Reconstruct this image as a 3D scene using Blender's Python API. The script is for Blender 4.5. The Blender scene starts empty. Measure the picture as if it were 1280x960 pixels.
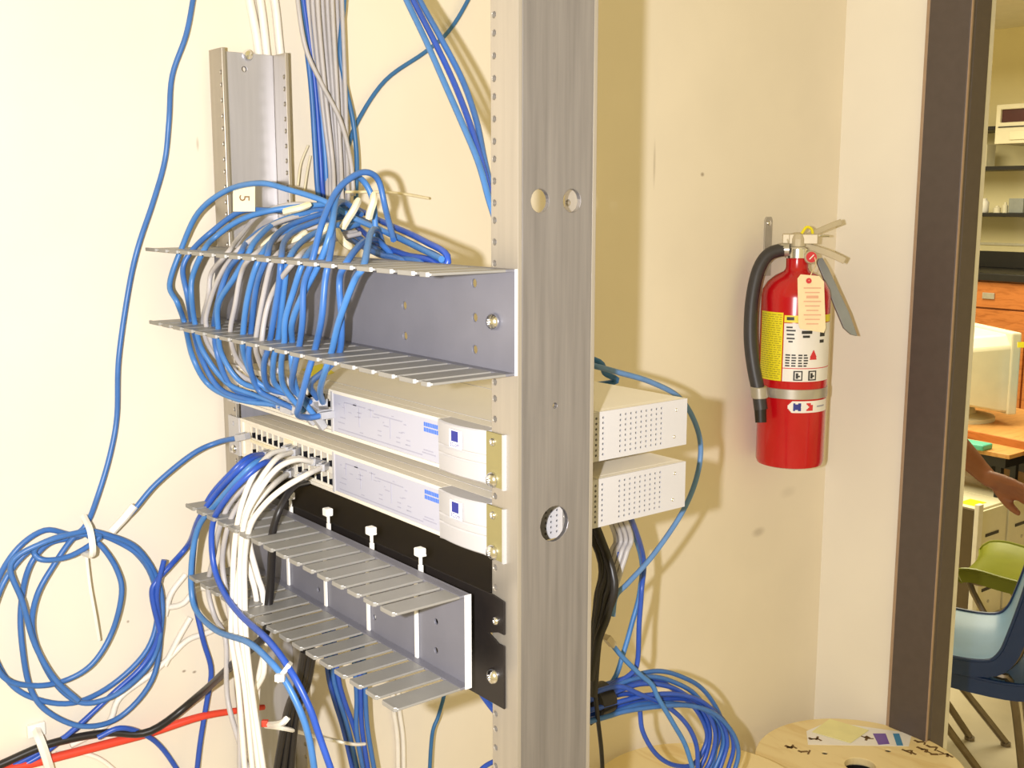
import bpy, bmesh, math, random
from mathutils import Vector, Matrix
from mathutils.geometry import delaunay_2d_cdt
random.seed(7)
# ------------------------------------------------------------------ units: millimetres in rack coordinates
# X runs along the rack front (towards the near upright), Y into the depth along the left wall, Z up.
FLOOR = -1790.0
S = 0.001
def W(v): return Vector((v[0]*S, v[1]*S, (v[2]-FLOOR)*S))
CF, CX, CY, CZ = 1404.44, 664.53, -509.99, -125.2
YAW, PITCH = math.radians(51.5974), math.radians(9.2718)
FWD = Vector((-math.sin(YAW)*math.cos(PITCH), math.cos(YAW)*math.cos(PITCH), -math.sin(PITCH)))
RGT = Vector((math.cos(YAW), math.sin(YAW), 0)); UPV = RGT.cross(FWD)
EYE = Vector((CX, CY, CZ))
XW = -505.0          # left wall plane
YD = 1122.0          # wall with the doorway
C = bpy.context.scene.collection
# ------------------------------------------------------------------ camera
cd = bpy.data.cameras.new('camera'); cam = bpy.data.objects.new('camera', cd); C.objects.link(cam)
cd.sensor_width = 36; cd.lens = CF/1280*36; cd.clip_start = .02; cd.clip_end = 60
cam.matrix_world = Matrix.Translation(W(EYE)) @ Matrix((RGT, UPV, -FWD)).transposed().to_4x4()
bpy.context.scene.camera = cam
# ------------------------------------------------------------------ world, flash, lamps, exposure
wd = bpy.data.worlds.new('world'); bpy.context.scene.world = wd; wd.use_nodes = True
wd.node_tree.nodes['Background'].inputs[0].default_value = (1, .79, .34, 1)
wd.node_tree.nodes['Background'].inputs[1].default_value = .78
def lamp(name, kind, loc, power, col, size=.01, rot=None, sy=None):
    l = bpy.data.lights.new(name, kind); l.energy = power; l.color = col
    if kind == 'AREA':
        l.shape = 'RECTANGLE'; l.size = size; l.size_y = sy or size
    else: l.shadow_soft_size = size
    o = bpy.data.objects.new(name, l); C.objects.link(o); o.location = W(loc)
    if rot: o.rotation_euler = rot
    return o
lamp('camera_flash', 'POINT', EYE - RGT*75 + UPV*4, 70, (1, .975, 1), .008)
lamp('room_lamp', 'AREA', (-2300, 3600, 640), 110, (1, .90, .62), 1.6, None, 2.6)
vs = bpy.context.scene.view_settings
vs.view_transform = 'Standard'; vs.look = 'None'; vs.gamma = 1; vs.use_curve_mapping = False; vs.exposure = 0
# ------------------------------------------------------------------ pixel of the 1280x960 photograph -> point on a plane of the place
def P(px, py, X=None, Y=None, Z=None, D=None):
    d = FWD + RGT*((px-640)/CF) - UPV*((py-480)/CF)
    if X is not None: t = (X-EYE.x)/d.x
    elif Y is not None: t = (Y-EYE.y)/d.y
    elif Z is not None: t = (Z-EYE.z)/d.z
    else: t = D
    return EYE + d*t
# ------------------------------------------------------------------ materials
MATS = {}
def mat(name, col, rough=.5, metal=0, var=.05, scale=40, stretch=(1,1,1), bump=0, alpha=1, emit=0, spec=.5, coat=0):
    m = bpy.data.materials.new(name); m.use_nodes = True; nt = m.node_tree; b = nt.nodes['Principled BSDF']
    b.inputs['Roughness'].default_value = rough; b.inputs['Metallic'].default_value = metal
    b.inputs['Specular IOR Level'].default_value = spec; b.inputs['Coat Weight'].default_value = coat
    tc = nt.nodes.new('ShaderNodeTexCoord'); mp = nt.nodes.new('ShaderNodeMapping'); mp.inputs['Scale'].default_value = stretch
    no = nt.nodes.new('ShaderNodeTexNoise'); no.inputs['Scale'].default_value = scale; no.inputs['Detail'].default_value = 4
    rp = nt.nodes.new('ShaderNodeValToRGB')
    rp.color_ramp.elements[0].position = .3; rp.color_ramp.elements[1].position = .7
    rp.color_ramp.elements[0].color = (*[c*(1-var) for c in col], 1); rp.color_ramp.elements[1].color = (*[min(1, c*(1+var)) for c in col], 1)
    nt.links.new(tc.outputs['Object'], mp.inputs['Vector']); nt.links.new(mp.outputs['Vector'], no.inputs['Vector'])
    nt.links.new(no.outputs['Fac'], rp.inputs['Fac']); nt.links.new(rp.outputs['Color'], b.inputs['Base Color'])
    if bump:
        bp = nt.nodes.new('ShaderNodeBump'); bp.inputs['Strength'].default_value = bump; bp.inputs['Distance'].default_value = .001
        nt.links.new(no.outputs['Fac'], bp.inputs['Height']); nt.links.new(bp.outputs['Normal'], b.inputs['Normal'])
    if emit:
        b.inputs['Emission Color'].default_value = (*col, 1); b.inputs['Emission Strength'].default_value = emit
    MATS[name] = m; return m
wall_m = mat('cream_wall', (.78, .71, .585), .75, 0, .03, 6, bump=.12, spec=.2)
farwall_m = mat('door_wall_paint', (.82, .78, .70), .7, 0, .02, 6, bump=.1, spec=.25)
floor_m = mat('beige_floor', (.62, .55, .40), .35, 0, .12, 5)
roomwall_m = mat('yellow_room_wall', (.80, .72, .44), .7, 0, .03, 4)
ceil_m = mat('ceiling_white', (.78, .74, .58), .8, 0, .03, 10)
alu = mat('brushed_aluminium', (.32, .31, .325), .38, .82, .15, 26, (6, 6, .25), bump=.1)
alu_fl = mat('flange_reflected_light', (.42, .385, .33), .36, .6, .06, 26, (6, 6, .3))  # one aluminium with the web; reflected wall light painted in as paler colour
alu_far = mat('bright_aluminium', (.50, .50, .55), .42, .6, .06, 26, (6, 6, .3))
grey = mat('grey_painted_steel', (.19, .19, .225), .45, .25, .05, 30)
fing = mat('grey_finger_steel', (.29, .285, .27), .42, .3, .06, 30)
raw = mat('raw_sawn_edge', (.78, .78, .80), .5, .2, .1, 300)
blackp = mat('black_panel', (.012, .009, .008), .5, 0, .2, 40)
beige = mat('hub_cream_plastic', (.78, .73, .62), .5, 0, .02, 20)
whitep = mat('hub_white_plastic', (.48, .47, .475), .45, 0, .02, 20)
labelp = mat('hub_label_film', (.46, .465, .55), .4, 0, .02, 20)
band_ = mat('ear_edge_steel', (.52, .52, .52), .45, .3, .05, 30)
olive = mat('olive_ear_steel', (.30, .26, .11), .45, .3, .05, 30)
chrome = mat('screw_chrome', (.85, .85, .86), .18, 1, .02, 50)
dark = mat('port_black', (.01, .01, .012), .4, 0, 0, 20)
contact = mat('contact_pale', (.75, .68, .55), .3, .3, .05, 50)
ink_b = mat('ink_blue', (.05, .16, .62), .5, 0, .02, 20)
ink_n = mat('ink_navy', (.02, .03, .25), .5, 0, .02, 20)
ink_g = mat('ink_grey', (.36, .36, .45), .5, 0, .02, 20)
ink_k = mat('ink_black', (.03, .03, .03), .5, 0, .02, 20)
blueA = mat('cable_blue', (.06, .20, .50), .38, 0, .08, 60)
blueB = mat('cable_mid_blue', (.045, .15, .43), .38, 0, .08, 60)
blueC = mat('cable_deep_blue', (.025, .085, .44), .35, 0, .08, 60)
blueT = mat('cable_teal_blue', (.03, .14, .34), .4, 0, .08, 60)
blueL = mat('cable_pale_blue', (.10, .21, .42), .4, 0, .08, 60)
greyC = mat('cable_grey', (.44, .42, .42), .45, 0, .07, 60)
whiteC = mat('cable_white', (.82, .78, .70), .45, 0, .05, 60)
blackC = mat('cable_black', (.014, .012, .012), .4, 0, .1, 60)
redC = mat('cable_red', (.72, .06, .03), .4, 0, .05, 40)
clearp = mat('clear_plug', (.40, .40, .42), .2, 0, .1, 80)
nylon = mat('white_nylon', (.84, .82, .76), .4, 0, .03, 60)
tapec = mat('cream_tape', (.80, .72, .50), .6, 0, .06, 60)
red = mat('red_enamel', (.50, .004, .009), .22, 0, .03, 30, coat=.3)
yel = mat('yellow_label', (.82, .72, .02), .4, 0, .03, 40)
whl = mat('white_label', (.82, .80, .78), .4, 0, .03, 40)
ink_r = mat('ink_red', (.62, .03, .04), .5, 0, .02, 20)
steel = mat('band_steel', (.50, .47, .42), .35, .6, .08, 60)
rubber = mat('hose_rubber', (.035, .032, .036), .45, 0, .1, 80)
tan = mat('handle_tan', (.50, .43, .30), .45, .2, .05, 50)
bladeg = mat('grey_blade', (.25, .27, .27), .45, .2, .06, 40)
tagc = mat('manila_tag', (.84, .70, .44), .7, 0, .04, 60)
brown = mat('brown_door_frame', (.085, .065, .058), .5, 0, .06, 60)
brownl = mat('light_brown_edge', (.36, .25, .17), .6, 0, .06, 60)
offw = mat('off_white_edge', (.66, .62, .48), .6, 0, .04, 60)
# wood with rings of grain and stains
def wood(name, c1, c2, scale, stretch, rough=.6):
    m = mat(name, c1, rough, 0, .05, 30); nt = m.node_tree; b = nt.nodes['Principled BSDF']
    tc = nt.nodes['Texture Coordinate']; mp = nt.nodes.new('ShaderNodeMapping'); mp.inputs['Scale'].default_value = stretch
    n = nt.nodes.new('ShaderNodeTexNoise'); n.inputs['Scale'].default_value = scale; n.inputs['Detail'].default_value = 6; n.inputs['Distortion'].default_value = 1.2
    r = nt.nodes.new('ShaderNodeValToRGB'); r.color_ramp.elements[0].color = (*c2, 1); r.color_ramp.elements[0].position = .32
    r.color_ramp.elements[1].color = (*c1, 1); r.color_ramp.elements[1].position = .52
    nt.links.new(tc.outputs['Object'], mp.inputs['Vector']); nt.links.new(mp.outputs['Vector'], n.inputs['Vector'])
    nt.links.new(n.outputs['Fac'], r.inputs['Fac']); nt.links.new(r.outputs['Color'], b.inputs['Base Color']); return m
spoolw = wood('spool_wood', (.80, .66, .36), (.70, .53, .25), 7, (1, 4, 1))
orangew = wood('orange_wood', (.50, .17, .04), (.36, .11, .02), 8, (1, 1, 6), .4)
deskw = wood('desk_wood', (.62, .32, .10), (.50, .24, .07), 8, (5, 1, 1), .4)
# ------------------------------------------------------------------ mesh builder (coordinates in mm)
LOC = {}
class MB:
    def __init__(s): s.v = []; s.f = []; s.mi = []; s.cur = 0
    def add(s, vs, fs):
        o = len(s.v); s.v += [Vector(v) for v in vs]; s.f += [tuple(i+o for i in f) for f in fs]; s.mi += [s.cur]*len(fs); return s
    def box(s, x0, x1, y0, y1, z0, z1):
        return s.obox(Vector(((x0+x1)/2, (y0+y1)/2, (z0+z1)/2)), Vector((1,0,0)), Vector((0,1,0)), Vector((0,0,1)), abs(x1-x0)/2, abs(y1-y0)/2, abs(z1-z0)/2)
    def obox(s, c, a, b, d, ha, hb, hd):
        c = Vector(c); vs = [c+a*(i*ha)+b*(j*hb)+d*(k*hd) for k in (-1,1) for j in (-1,1) for i in (-1,1)]
        return s.add(vs, [(0,2,3,1),(4,5,7,6),(0,1,5,4),(2,6,7,3),(0,4,6,2),(1,3,7,5)])
    def tube(s, pts, r, n=7, caps=True):
        pts = [Vector(p) for p in pts]; rr = r if isinstance(r, (list, tuple)) else [r]*len(pts)
        t0 = (pts[1]-pts[0]).normalized(); nrm = t0.orthogonal().normalized(); rings = []
        for i, p in enumerate(pts):
            t = (pts[min(i+1, len(pts)-1)]-pts[max(i-1, 0)]).normalized()
            nrm = (nrm - t*nrm.dot(t)).normalized(); bn = t.cross(nrm)
            rings.append([p+(nrm*math.cos(2*math.pi*k/n)+bn*math.sin(2*math.pi*k/n))*rr[i] for k in range(n)])
        vs = [v for q in rings for v in q]; fs = []
        for i in range(len(pts)-1):
            for k in range(n):
                fs.append((i*n+k, i*n+(k+1)%n, (i+1)*n+(k+1)%n, (i+1)*n+k))
        if caps: fs += [tuple(range(n-1, -1, -1)), tuple((len(pts)-1)*n+k for k in range(n))]
        return s.add(vs, fs)
    def lathe(s, prof, c, n=32, ax=Vector((0,0,1)), cap=True):
        c = Vector(c); a = ax.orthogonal().normalized() if abs(ax.z) < .99 else Vector((1,0,0)); b = ax.cross(a)
        vs = []; fs = []
        for r, h in prof:
            for k in range(n):
                t = 2*math.pi*k/n; vs.append(c+ax*h+(a*math.cos(t)+b*math.sin(t))*r)
        for i in range(len(prof)-1):
            for k in range(n): fs.append((i*n+k, i*n+(k+1)%n, (i+1)*n+(k+1)%n, (i+1)*n+k))
        if cap and prof[0][0] > 0: fs.append(tuple(range(n-1, -1, -1)))
        if cap and prof[-1][0] > 0: fs.append(tuple((len(prof)-1)*n+k for k in range(n)))
        return s.add(vs, fs)
    def prism(s, poly, o, a, b, d):            # polygon (u,v) at o + u*a + v*b, thickness vector d
        n = len(poly); o = Vector(o); vs = [o+a*u+b*v for u, v in poly]; vs += [v+d for v in vs]
        return s.add(vs, [tuple(range(n-1, -1, -1)), tuple(range(n, 2*n))]+[(i, (i+1)%n, n+(i+1)%n, n+i) for i in range(n)])
    def plate(s, outline, holes, o, a, b, d):  # plate with real holes
        o = Vector(o); vv = []; edges = []
        for loop in [outline]+holes:
            st = len(vv); vv += [Vector(q) for q in loop]; m = len(loop)
            edges += [(st+i, st+(i+1) % m) for i in range(m)]
        ov, oe, of, *_ = delaunay_2d_cdt(vv, edges, [], 0, 1e-5)
        def inside(p, loop):
            c = False; j = len(loop)-1
            for i in range(len(loop)):
                if (loop[i][1] > p.y) != (loop[j][1] > p.y) and p.x < (loop[j][0]-loop[i][0])*(p.y-loop[i][1])/(loop[j][1]-loop[i][1])+loop[i][0]: c = not c
                j = i
            return c
        bb = [(min(q[0] for q in h), max(q[0] for q in h), min(q[1] for q in h), max(q[1] for q in h), h) for h in holes]
        keep = []
        for f in of:
            p = (ov[f[0]]+ov[f[1]]+ov[f[2]])/3
            if not inside(p, outline): continue
            if any(h[0] < p.x < h[1] and h[2] < p.y < h[3] and inside(p, h[4]) for h in bb): continue
            keep.append(f)
        of = keep
        n = len(ov); vs = [o+a*q.x+b*q.y for q in ov]; vs += [v+d for v in vs]
        cnt = {}
        for f in of:
            for i in range(len(f)):
                e = (f[i], f[(i+1) % len(f)]); k = tuple(sorted(e)); cnt.setdefault(k, []).append(e)
        fs = [tuple(f) for f in of]+[tuple(i+n for i in reversed(f)) for f in of]
        for k, l in cnt.items():
            if len(l) == 1: e = l[0]; fs.append((e[1], e[0], e[0]+n, e[1]+n))
        return s.add(vs, fs)
    def build(s, name, m, parent=None, smooth=True, bevel=0, org=None, angle=38):
        if parent is not None: L = LOC[parent.name]
        elif org is not None: L = Vector(org)
        else:
            xs = [v.x for v in s.v]; ys = [v.y for v in s.v]; zs = [v.z for v in s.v]
            L = Vector(((min(xs)+max(xs))/2, (min(ys)+max(ys))/2, min(zs)))
        me = bpy.data.meshes.new(name); me.from_pydata([(v-L)*S for v in s.v], [], s.f)
        for q in (m if isinstance(m, (list, tuple)) else [m]): me.materials.append(q)
        if any(s.mi): me.polygons.foreach_set('material_index', s.mi)
        bm = bmesh.new(); bm.from_mesh(me); bmesh.ops.recalc_face_normals(bm, faces=bm.faces); bm.to_mesh(me); bm.free()
        if smooth:
            me.polygons.foreach_set('use_smooth', [True]*len(me.polygons)); me.set_sharp_from_angle(angle=math.radians(angle))
        o = bpy.data.objects.new(name, me); C.objects.link(o)
        if parent is not None: o.parent = parent; LOC[o.name] = L
        else: o.location = W(L); LOC[o.name] = L
        if bevel:
            b = o.modifiers.new('bevel', 'BEVEL'); b.width = bevel*S; b.segments = 2; b.limit_method = 'ANGLE'
        return o
def tag(o, label=None, cat=None, group=None, kind=None):
    if label: o['label'] = label
    if cat: o['category'] = cat
    if group: o['group'] = group
    if kind: o['kind'] = kind
    return o
def thing(name, loc, label=None, cat=None, group=None, kind=None):
    o = bpy.data.objects.new(name, None); C.objects.link(o); o.location = W(loc); o.empty_display_size = .05
    LOC[o.name] = Vector(loc); return tag(o, label, cat, group, kind)
def dup(src, parent, delta):                 # a further copy of a part moved by delta (mm), sharing its mesh
    o = src.copy(); C.objects.link(o); o.parent = parent; o.location = src.location+Vector(delta)*S; LOC[o.name] = LOC[src.name]; return o
def ring(cx, cy, r, n=8): return [(cx+r*math.cos(2*math.pi*(k+.5)/n), cy+r*math.sin(2*math.pi*(k+.5)/n)) for k in range(n)]
def rect(x0, x1, y0, y1): return [(x0,y0),(x1,y0),(x1,y1),(x0,y1)]
ex, ey, ez = Vector((1,0,0)), Vector((0,1,0)), Vector((0,0,1))
def smooth_path(pts, k=7):                   # Catmull-Rom through the points
    pts = [Vector(p) for p in pts]; q = [pts[0]*2-pts[1]]+pts+[pts[-1]*2-pts[-2]]; out = []
    for i in range(1, len(q)-2):
        a, b, c, d = q[i-1], q[i], q[i+1], q[i+2]
        for j in range(k):
            t = j/k; out.append(.5*((2*b)+(c-a)*t+(2*a-5*b+4*c-d)*t*t+(3*b-a-3*c+d)*t**3))
    return out+[pts[-1]]
def text(body, size, o, a, b, m, parent, name='lettering', ext=.15):
    cu = bpy.data.curves.new(name, 'FONT'); cu.body = body; cu.size = size; cu.align_x = 'CENTER'; cu.align_y = 'CENTER'; cu.resolution_u = 2
    t = bpy.data.objects.new(name, cu); C.objects.link(t); bpy.context.view_layer.update()
    me = bpy.data.meshes.new_from_object(t.evaluated_get(bpy.context.evaluated_depsgraph_get()))
    vs = [Vector(o)+a*v.co.x+b*v.co.y for v in me.vertices]; fs = [tuple(p.vertices) for p in me.polygons]
    bpy.data.objects.remove(t); bpy.data.meshes.remove(me)
    return MB().add(vs, fs).build(name, m, parent, smooth=False)
ORD = ['first','second','third','fourth','fifth','sixth','seventh','eighth','ninth','tenth','eleventh','twelfth','thirteenth','fourteenth','fifteenth','sixteenth','seventeenth','eighteenth','nineteenth','twentieth']
# ================================================================== SETTING
def struct(name, mb, m, **k): return tag(mb.build(name, m, smooth=False, **k), kind='structure')
# left wall with a few scuffs in its paint
def scuffs(m, spots):
    nt = m.node_tree; b = nt.nodes['Principled BSDF']; base = b.inputs['Base Color'].links[0].from_socket
    g = nt.nodes.new('ShaderNodeNewGeometry'); last = base
    for (p, sz, st) in spots:
        p = W(p); mp = nt.nodes.new('ShaderNodeMapping'); mp.vector_type = 'POINT'
        mp.inputs['Scale'].default_value = [1/(q*S) for q in sz]; mp.inputs['Location'].default_value = [-p[i]/(sz[i]*S) for i in range(3)]
        ln = nt.nodes.new('ShaderNodeVectorMath'); ln.operation = 'LENGTH'
        rp = nt.nodes.new('ShaderNodeMapRange'); rp.inputs[1].default_value = .3; rp.inputs[2].default_value = 1.0; rp.inputs[3].default_value = st; rp.inputs[4].default_value = 0
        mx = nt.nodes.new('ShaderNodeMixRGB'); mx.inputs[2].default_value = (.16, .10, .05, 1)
        nt.links.new(g.outputs['Position'], mp.inputs['Vector']); nt.links.new(mp.outputs['Vector'], ln.inputs[0])
        nt.links.new(ln.outputs['Value'], rp.inputs[0]); nt.links.new(rp.outputs[0], mx.inputs[0]); nt.links.new(last, mx.inputs[1]); last = mx.outputs[0]
    nt.links.new(last, b.inputs['Base Color'])
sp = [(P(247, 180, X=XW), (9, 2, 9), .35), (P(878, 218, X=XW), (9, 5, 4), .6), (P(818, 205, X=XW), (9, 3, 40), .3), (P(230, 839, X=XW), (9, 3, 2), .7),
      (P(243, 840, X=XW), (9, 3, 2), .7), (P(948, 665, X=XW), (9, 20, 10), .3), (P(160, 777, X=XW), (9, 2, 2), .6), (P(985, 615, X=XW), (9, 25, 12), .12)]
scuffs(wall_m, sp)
struct('wall_left', MB().box(XW-80, XW, -3200, YD, FLOOR, 1000), wall_m)
struct('wall_far', MB().box(XW-80, -340, YD, YD+63, FLOOR, 1000).box(640, 2200, YD, YD+63, FLOOR, 1000).box(-340, 640, YD, YD+63, 330, 1000), farwall_m)
struct('floor', MB().box(-5200, 2600, -3200, 6400, FLOOR-60, FLOOR), floor_m)
struct('ceiling', MB().box(-5200, 2200, YD+63, 6060, 870, 930), ceil_m)
struct('wall_back', MB().box(-5200, 2200, 6000, 6060, FLOOR, 870), roomwall_m)
d1 = thing('door_1', (-310, YD, FLOOR), kind='structure')
MB().box(-344, -275, YD-14, YD, FLOOR, 400).box(-340, -275, YD, YD+44, FLOOR, 400).build('casing', brown, d1, False, 1.5)
MB().box(-350, -344, YD-13, YD, FLOOR, 404).build('casing_edge', brownl, d1, False, 1)
MB().box(-275, -273.4, YD-14, YD-10, FLOOR, 400).build('worn_corner', brownl, d1, False)
MB().box(-340, -279, YD+44, YD+63, FLOOR, 400).build('jamb_edge', offw, d1, False, 1)
MB().box(575, 644, YD-14, YD+44, FLOOR, 400).build('casing', brown, d1, False, 1.5)
MB().box(-275, 575, YD-14, YD+44, 330, 400).build('head_casing', brown, d1, False, 1.5)
# ================================================================== RACK
U = 44.45
rack = thing('equipment_rack', (-232, 38, FLOOR), 'open two-post aluminium equipment rack standing beside the cream wall', 'rack')
hz = []
for n in range(0, 23): hz += [-U*n+6.35, -U*n-6.35, -U*n-22.2]
hz = [z for z in hz if z < 26]
TOP = 31
def upright(sx, x_in, m):                    # C channel open towards the rack middle; x_in is the hole column
    xo = x_in+28*sx; xi = x_in-4*sx
    mb = MB()
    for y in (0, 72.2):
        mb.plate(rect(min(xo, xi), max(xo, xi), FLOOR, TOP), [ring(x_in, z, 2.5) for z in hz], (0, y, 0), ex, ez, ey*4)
    mb.cur = 1
    holes = [ring(20.7, -125.4, 8.6, 20), ring(51.7, -125.4, 8.6, 20), ring(36.3, -371.3, 14, 24), ring(36.4, -278.7, 2.2, 10)] if sx > 0 else [ring(38, 14, 3, 10)]
    mb.plate(rect(4, 72.2, FLOOR, TOP), holes, (xo-4*sx, 0, 0), ey, ez, ex*(4*sx))
    return mb.build('upright', m, rack, False, .5)
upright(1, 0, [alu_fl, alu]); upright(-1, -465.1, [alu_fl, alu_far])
MB().box(-493, 28, 76.4, 80, FLOOR, FLOOR+60).box(-493, 28, 80, 200, FLOOR, FLOOR+4).build('base_angle', alu, rack, False, .5)
MB().box(-493, 28, -4, -.2, FLOOR, FLOOR+60).box(-493, 28, -124, -4, FLOOR, FLOOR+4).build('base_angle', alu, rack, False, .5)
b = P(310, 69, X=-488); MB().lathe([(6, 0), (6, 1.5), (4.5, 4), (1.5, 5)], (-489.2, b.y, b.z), 16, ex).build('wall_bolt', chrome, rack)
def screw(parent, c, r=5.6, ax=Vector((0,-1,0)), name='screw', m=None):
    mb = MB().lathe([(r, 0), (r*.98, r*.25), (r*.75, r*.6), (r*.35, r*.75), (r*.33, r*.45), (0, r*.45)], c, 18, ax)
    return mb.build(name, m or chrome, parent)
# ================================================================== HUBS
def hub(zt, label, ports_label):
    zb = zt-42; h = thing('network_hub', (-232, 113, zb), label, 'network hub', 'rack mounted hubs')
    MB().box(-452, -20, 10, 226, zb, zt).box(-20, -13.2, 10, 226, zt-.8, zt).box(-20, -13.2, 10, 226, zb, zb+.8).box(-452, -72, 0, 10, zt-3.2, zt).box(-452, -72, 0, 10, zb, zb+3.2).box(-452, -446, 0, 10, zb+3.2, zt-3.2).build('case', beige, h, False, .8)
    MB().box(-452, -13.2, 118, 119.2, zt, zt+.25).box(-452, -13.2, 24, 24.8, zt, zt+.2).build('lid_seam', whitep, h, False)
    # perforated side panel
    holes = []
    for i in range(5):
        for j in range(8): holes.append(ring(20+i*8+92-20, zb+5.2+j*4.5, 1.25, 6))
    for i in range(9):
        for j in range(8): holes.append(ring(144+i*6.2, zb+5.2+j*4.5, 1.25, 6))
    for i in range(9):
        for j in range(8): holes.append(ring(24+i*6.2, zb+5.2+j*4.5, 1.25, 6))
    holes += [ring(212, zt-9, 1.6, 8), ring(210, zb+9, 1.6, 8)]
    MB().plate(rect(10, 226, zb, zt), holes, (-13.2, 0, 0), ey, ez, ex*1.2).build('side_panel', whitep, h, False)
    for yy, z in ((212, zt-9), (210, zb+9)): screw(h, (-12.4, yy, z), 1.7, ex)
    # port panel with real openings
    cols = [-431+12.7*(i+.5) for i in range(6)]+[-329+12.7*(i+.5) for i in range(6)]; rows = [zt-12.2, zt-30.2]
    holes = [rect(x-5.6, x+5.6, z-6, z+6) for x in cols for z in rows]
    MB().plate(rect(-446, -252, zb+3.2, zt-3.2), holes, (0, 2, 0), ex, ez, ey*1.2).build('port_panel', beige, h, False)
    x, z = cols[0], rows[0]
    bx = MB().add([(x-5.6,3.2,z-6),(x+5.6,3.2,z-6),(x+5.6,3.2,z+6),(x-5.6,3.2,z+6),(x-5.6,9.5,z-6),(x+5.6,9.5,z-6),(x+5.6,9.5,z+6),(x-5.6,9.5,z+6)],
                  [(0,1,5,4),(1,2,6,5),(2,3,7,6),(3,0,4,7),(4,5,6,7)])
    first = bx.build('port', dark, h, False)
    cb = MB().box(x-5.4, x-2.6, 2.6, 9, z-.5, z+5.6).build('port_contact', contact, first, False)
    for xx in cols:
        for zz in rows:
            if xx == x and zz == z: continue
            o = dup(first, h, (xx-x, 0, zz-z)); dup(cb, o, (0,0,0))
    MB().box(-352, -332, 1.2, 2, zt-10, zt-6).box(-430, -354, .6, 2, zt-22.6, zt-19.8).build('status_strip', tapec, h, False)
    # printed label panel
    lp = MB().box(-250, -72, .6, 9.8, zb+3.2, zt-3.2).build('label_panel', labelp, h, False, .4)
    MB().box(-252, -248, -.4, 9.8, zb+1.5, zt-1.5).build('divider', whitep, h, False, .4)
    g = MB(); rr = random.Random(3)
    for (x0, x1, z0) in [(-228,-190,33),(-186,-176,32.5),(-176,-130,30),(-236,-226,18),(-240,-228,13),(-205,-197,27),(-205,-199,23),(-160,-152,22),(-240,-100,6.6),(-170,-164,16),(-170,-164,12),(-140,-134,15),(-140,-134,11),(-124,-118,15),(-124,-118,11),(-100,-80,9),(-98,-84,11.5),(-128,-124,28),(-212,-206,33)]:
        g.box(x0, x1, .35, .6, zb+z0-.45, zb+z0+.45)
    for (x0, z0, z1) in [(-228,22,33),(-202,14,31),(-150,12,29),(-182,26,34)]: g.box(x0, x0+.7, .35, .6, zb+z0, zb+z1)
    for i in range(14): x0 = rr.uniform(-240, -110); z0 = rr.uniform(8, 34); g.box(x0, x0+rr.uniform(2, 6), .35, .6, zb+z0, zb+z0+.7)
    g.build('printed_diagram', ink_g, lp, False)
    q = MB()
    for k in range(2):
        xx = -97
        while xx < -76:
            w = rr.uniform(1.0, 2.0); q.box(xx, xx+w, .3, .6, zb+27.2+k*4.6, zb+30.6+k*4.6); xx += w+.8
    q.build('blue_lettering', ink_b, lp, False)
    # swelling bezel with two shallow grooves
    mb = MB(); nx = 12; zs = [0, 1.2, 14, 14.8, 15.6, 16.4, 21, 21.8, 22.6, 23.4, 41, 42]; off = [1.2, 0, 0, .9, .9, 0, 0, .9, .9, 0, 0, 1.2]
    vs = []
    for i in range(nx+1):
        u = i/nx; x = -71.5+u*63
        for zz, of in zip(zs, off): vs.append((x, -1-6.5*math.sin(math.pi*min(1, .08+u*.92))**.8*(.55+.45*zz/42) + of*(0 if u in (0, 1) else 1), zb+zz))
    m_ = len(zs); fs = [(i*m_+j, (i+1)*m_+j, (i+1)*m_+j+1, i*m_+j+1) for i in range(nx) for j in range(m_-1)]
    o = len(vs)
    for i in range(nx+1): x = -71.5+i/nx*63; vs += [(x, 10, zb), (x, 10, zb+42)]
    for i in range(nx):
        fs += [(o+2*i, o+2*i+2, (i+1)*m_, i*m_), (o+2*i+1, i*m_+m_-1, (i+1)*m_+m_-1, o+2*i+3)]
    fs += [tuple(range(m_))+(o+1, o), tuple(nx*m_+j for j in range(m_-1, -1, -1))+(o+2*nx, o+2*nx+1)]
    bz = mb.add(vs, fs).build('bezel', whitep, h, True, angle=25)
    MB().prism(rect(-48, -32, 24, 38.5), (0, -8.6, zb), ex, ez, ey*.9).build('logo_sticker', whl, bz, False)
    MB().prism(rect(-45, -36, 29.2, 37.6), (0, -8.9, zb), ex, ez, ey*.3).build('logo_square', ink_n, bz, False)
    text('3Com', 5.4, (-40.2, -8.9, zb+26.6), ex, ez, ink_n, bz)
    # mounting ears
    for s, x0, x1 in ((1, -8.4, 13), (-1, -478, -452)):
        holes = [ring(0 if s > 0 else -465.1, z, 2.6, 8) for z in (zt-8, zb+6, )]
        e = MB().plate(rect(x0, x1, zb, zt), holes, (0, -1.8, 0), ex, ez, ey*1.8).build('mounting_ear', olive if s > 0 else whitep, h, False)
        if s > 0: MB().box(12.6, 14.6, -3, 0, zb-.5, zt+.5).build('ear_flange', band_, e, False)
    screw(h, (0, -1.8, zb+5.5), 6.2); screw(h, (.3, -1.8, zt-7), 3.2)
    screw(h, (-465.1, -1.8, zb+6), 5)
    return h
hub(-299.3, 'upper cream network hub with blue cables in its ports, below the upper grey comb', '')
hub(-356.9, 'lower cream network hub with white cables in its ports, above the black panel', '')
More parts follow.
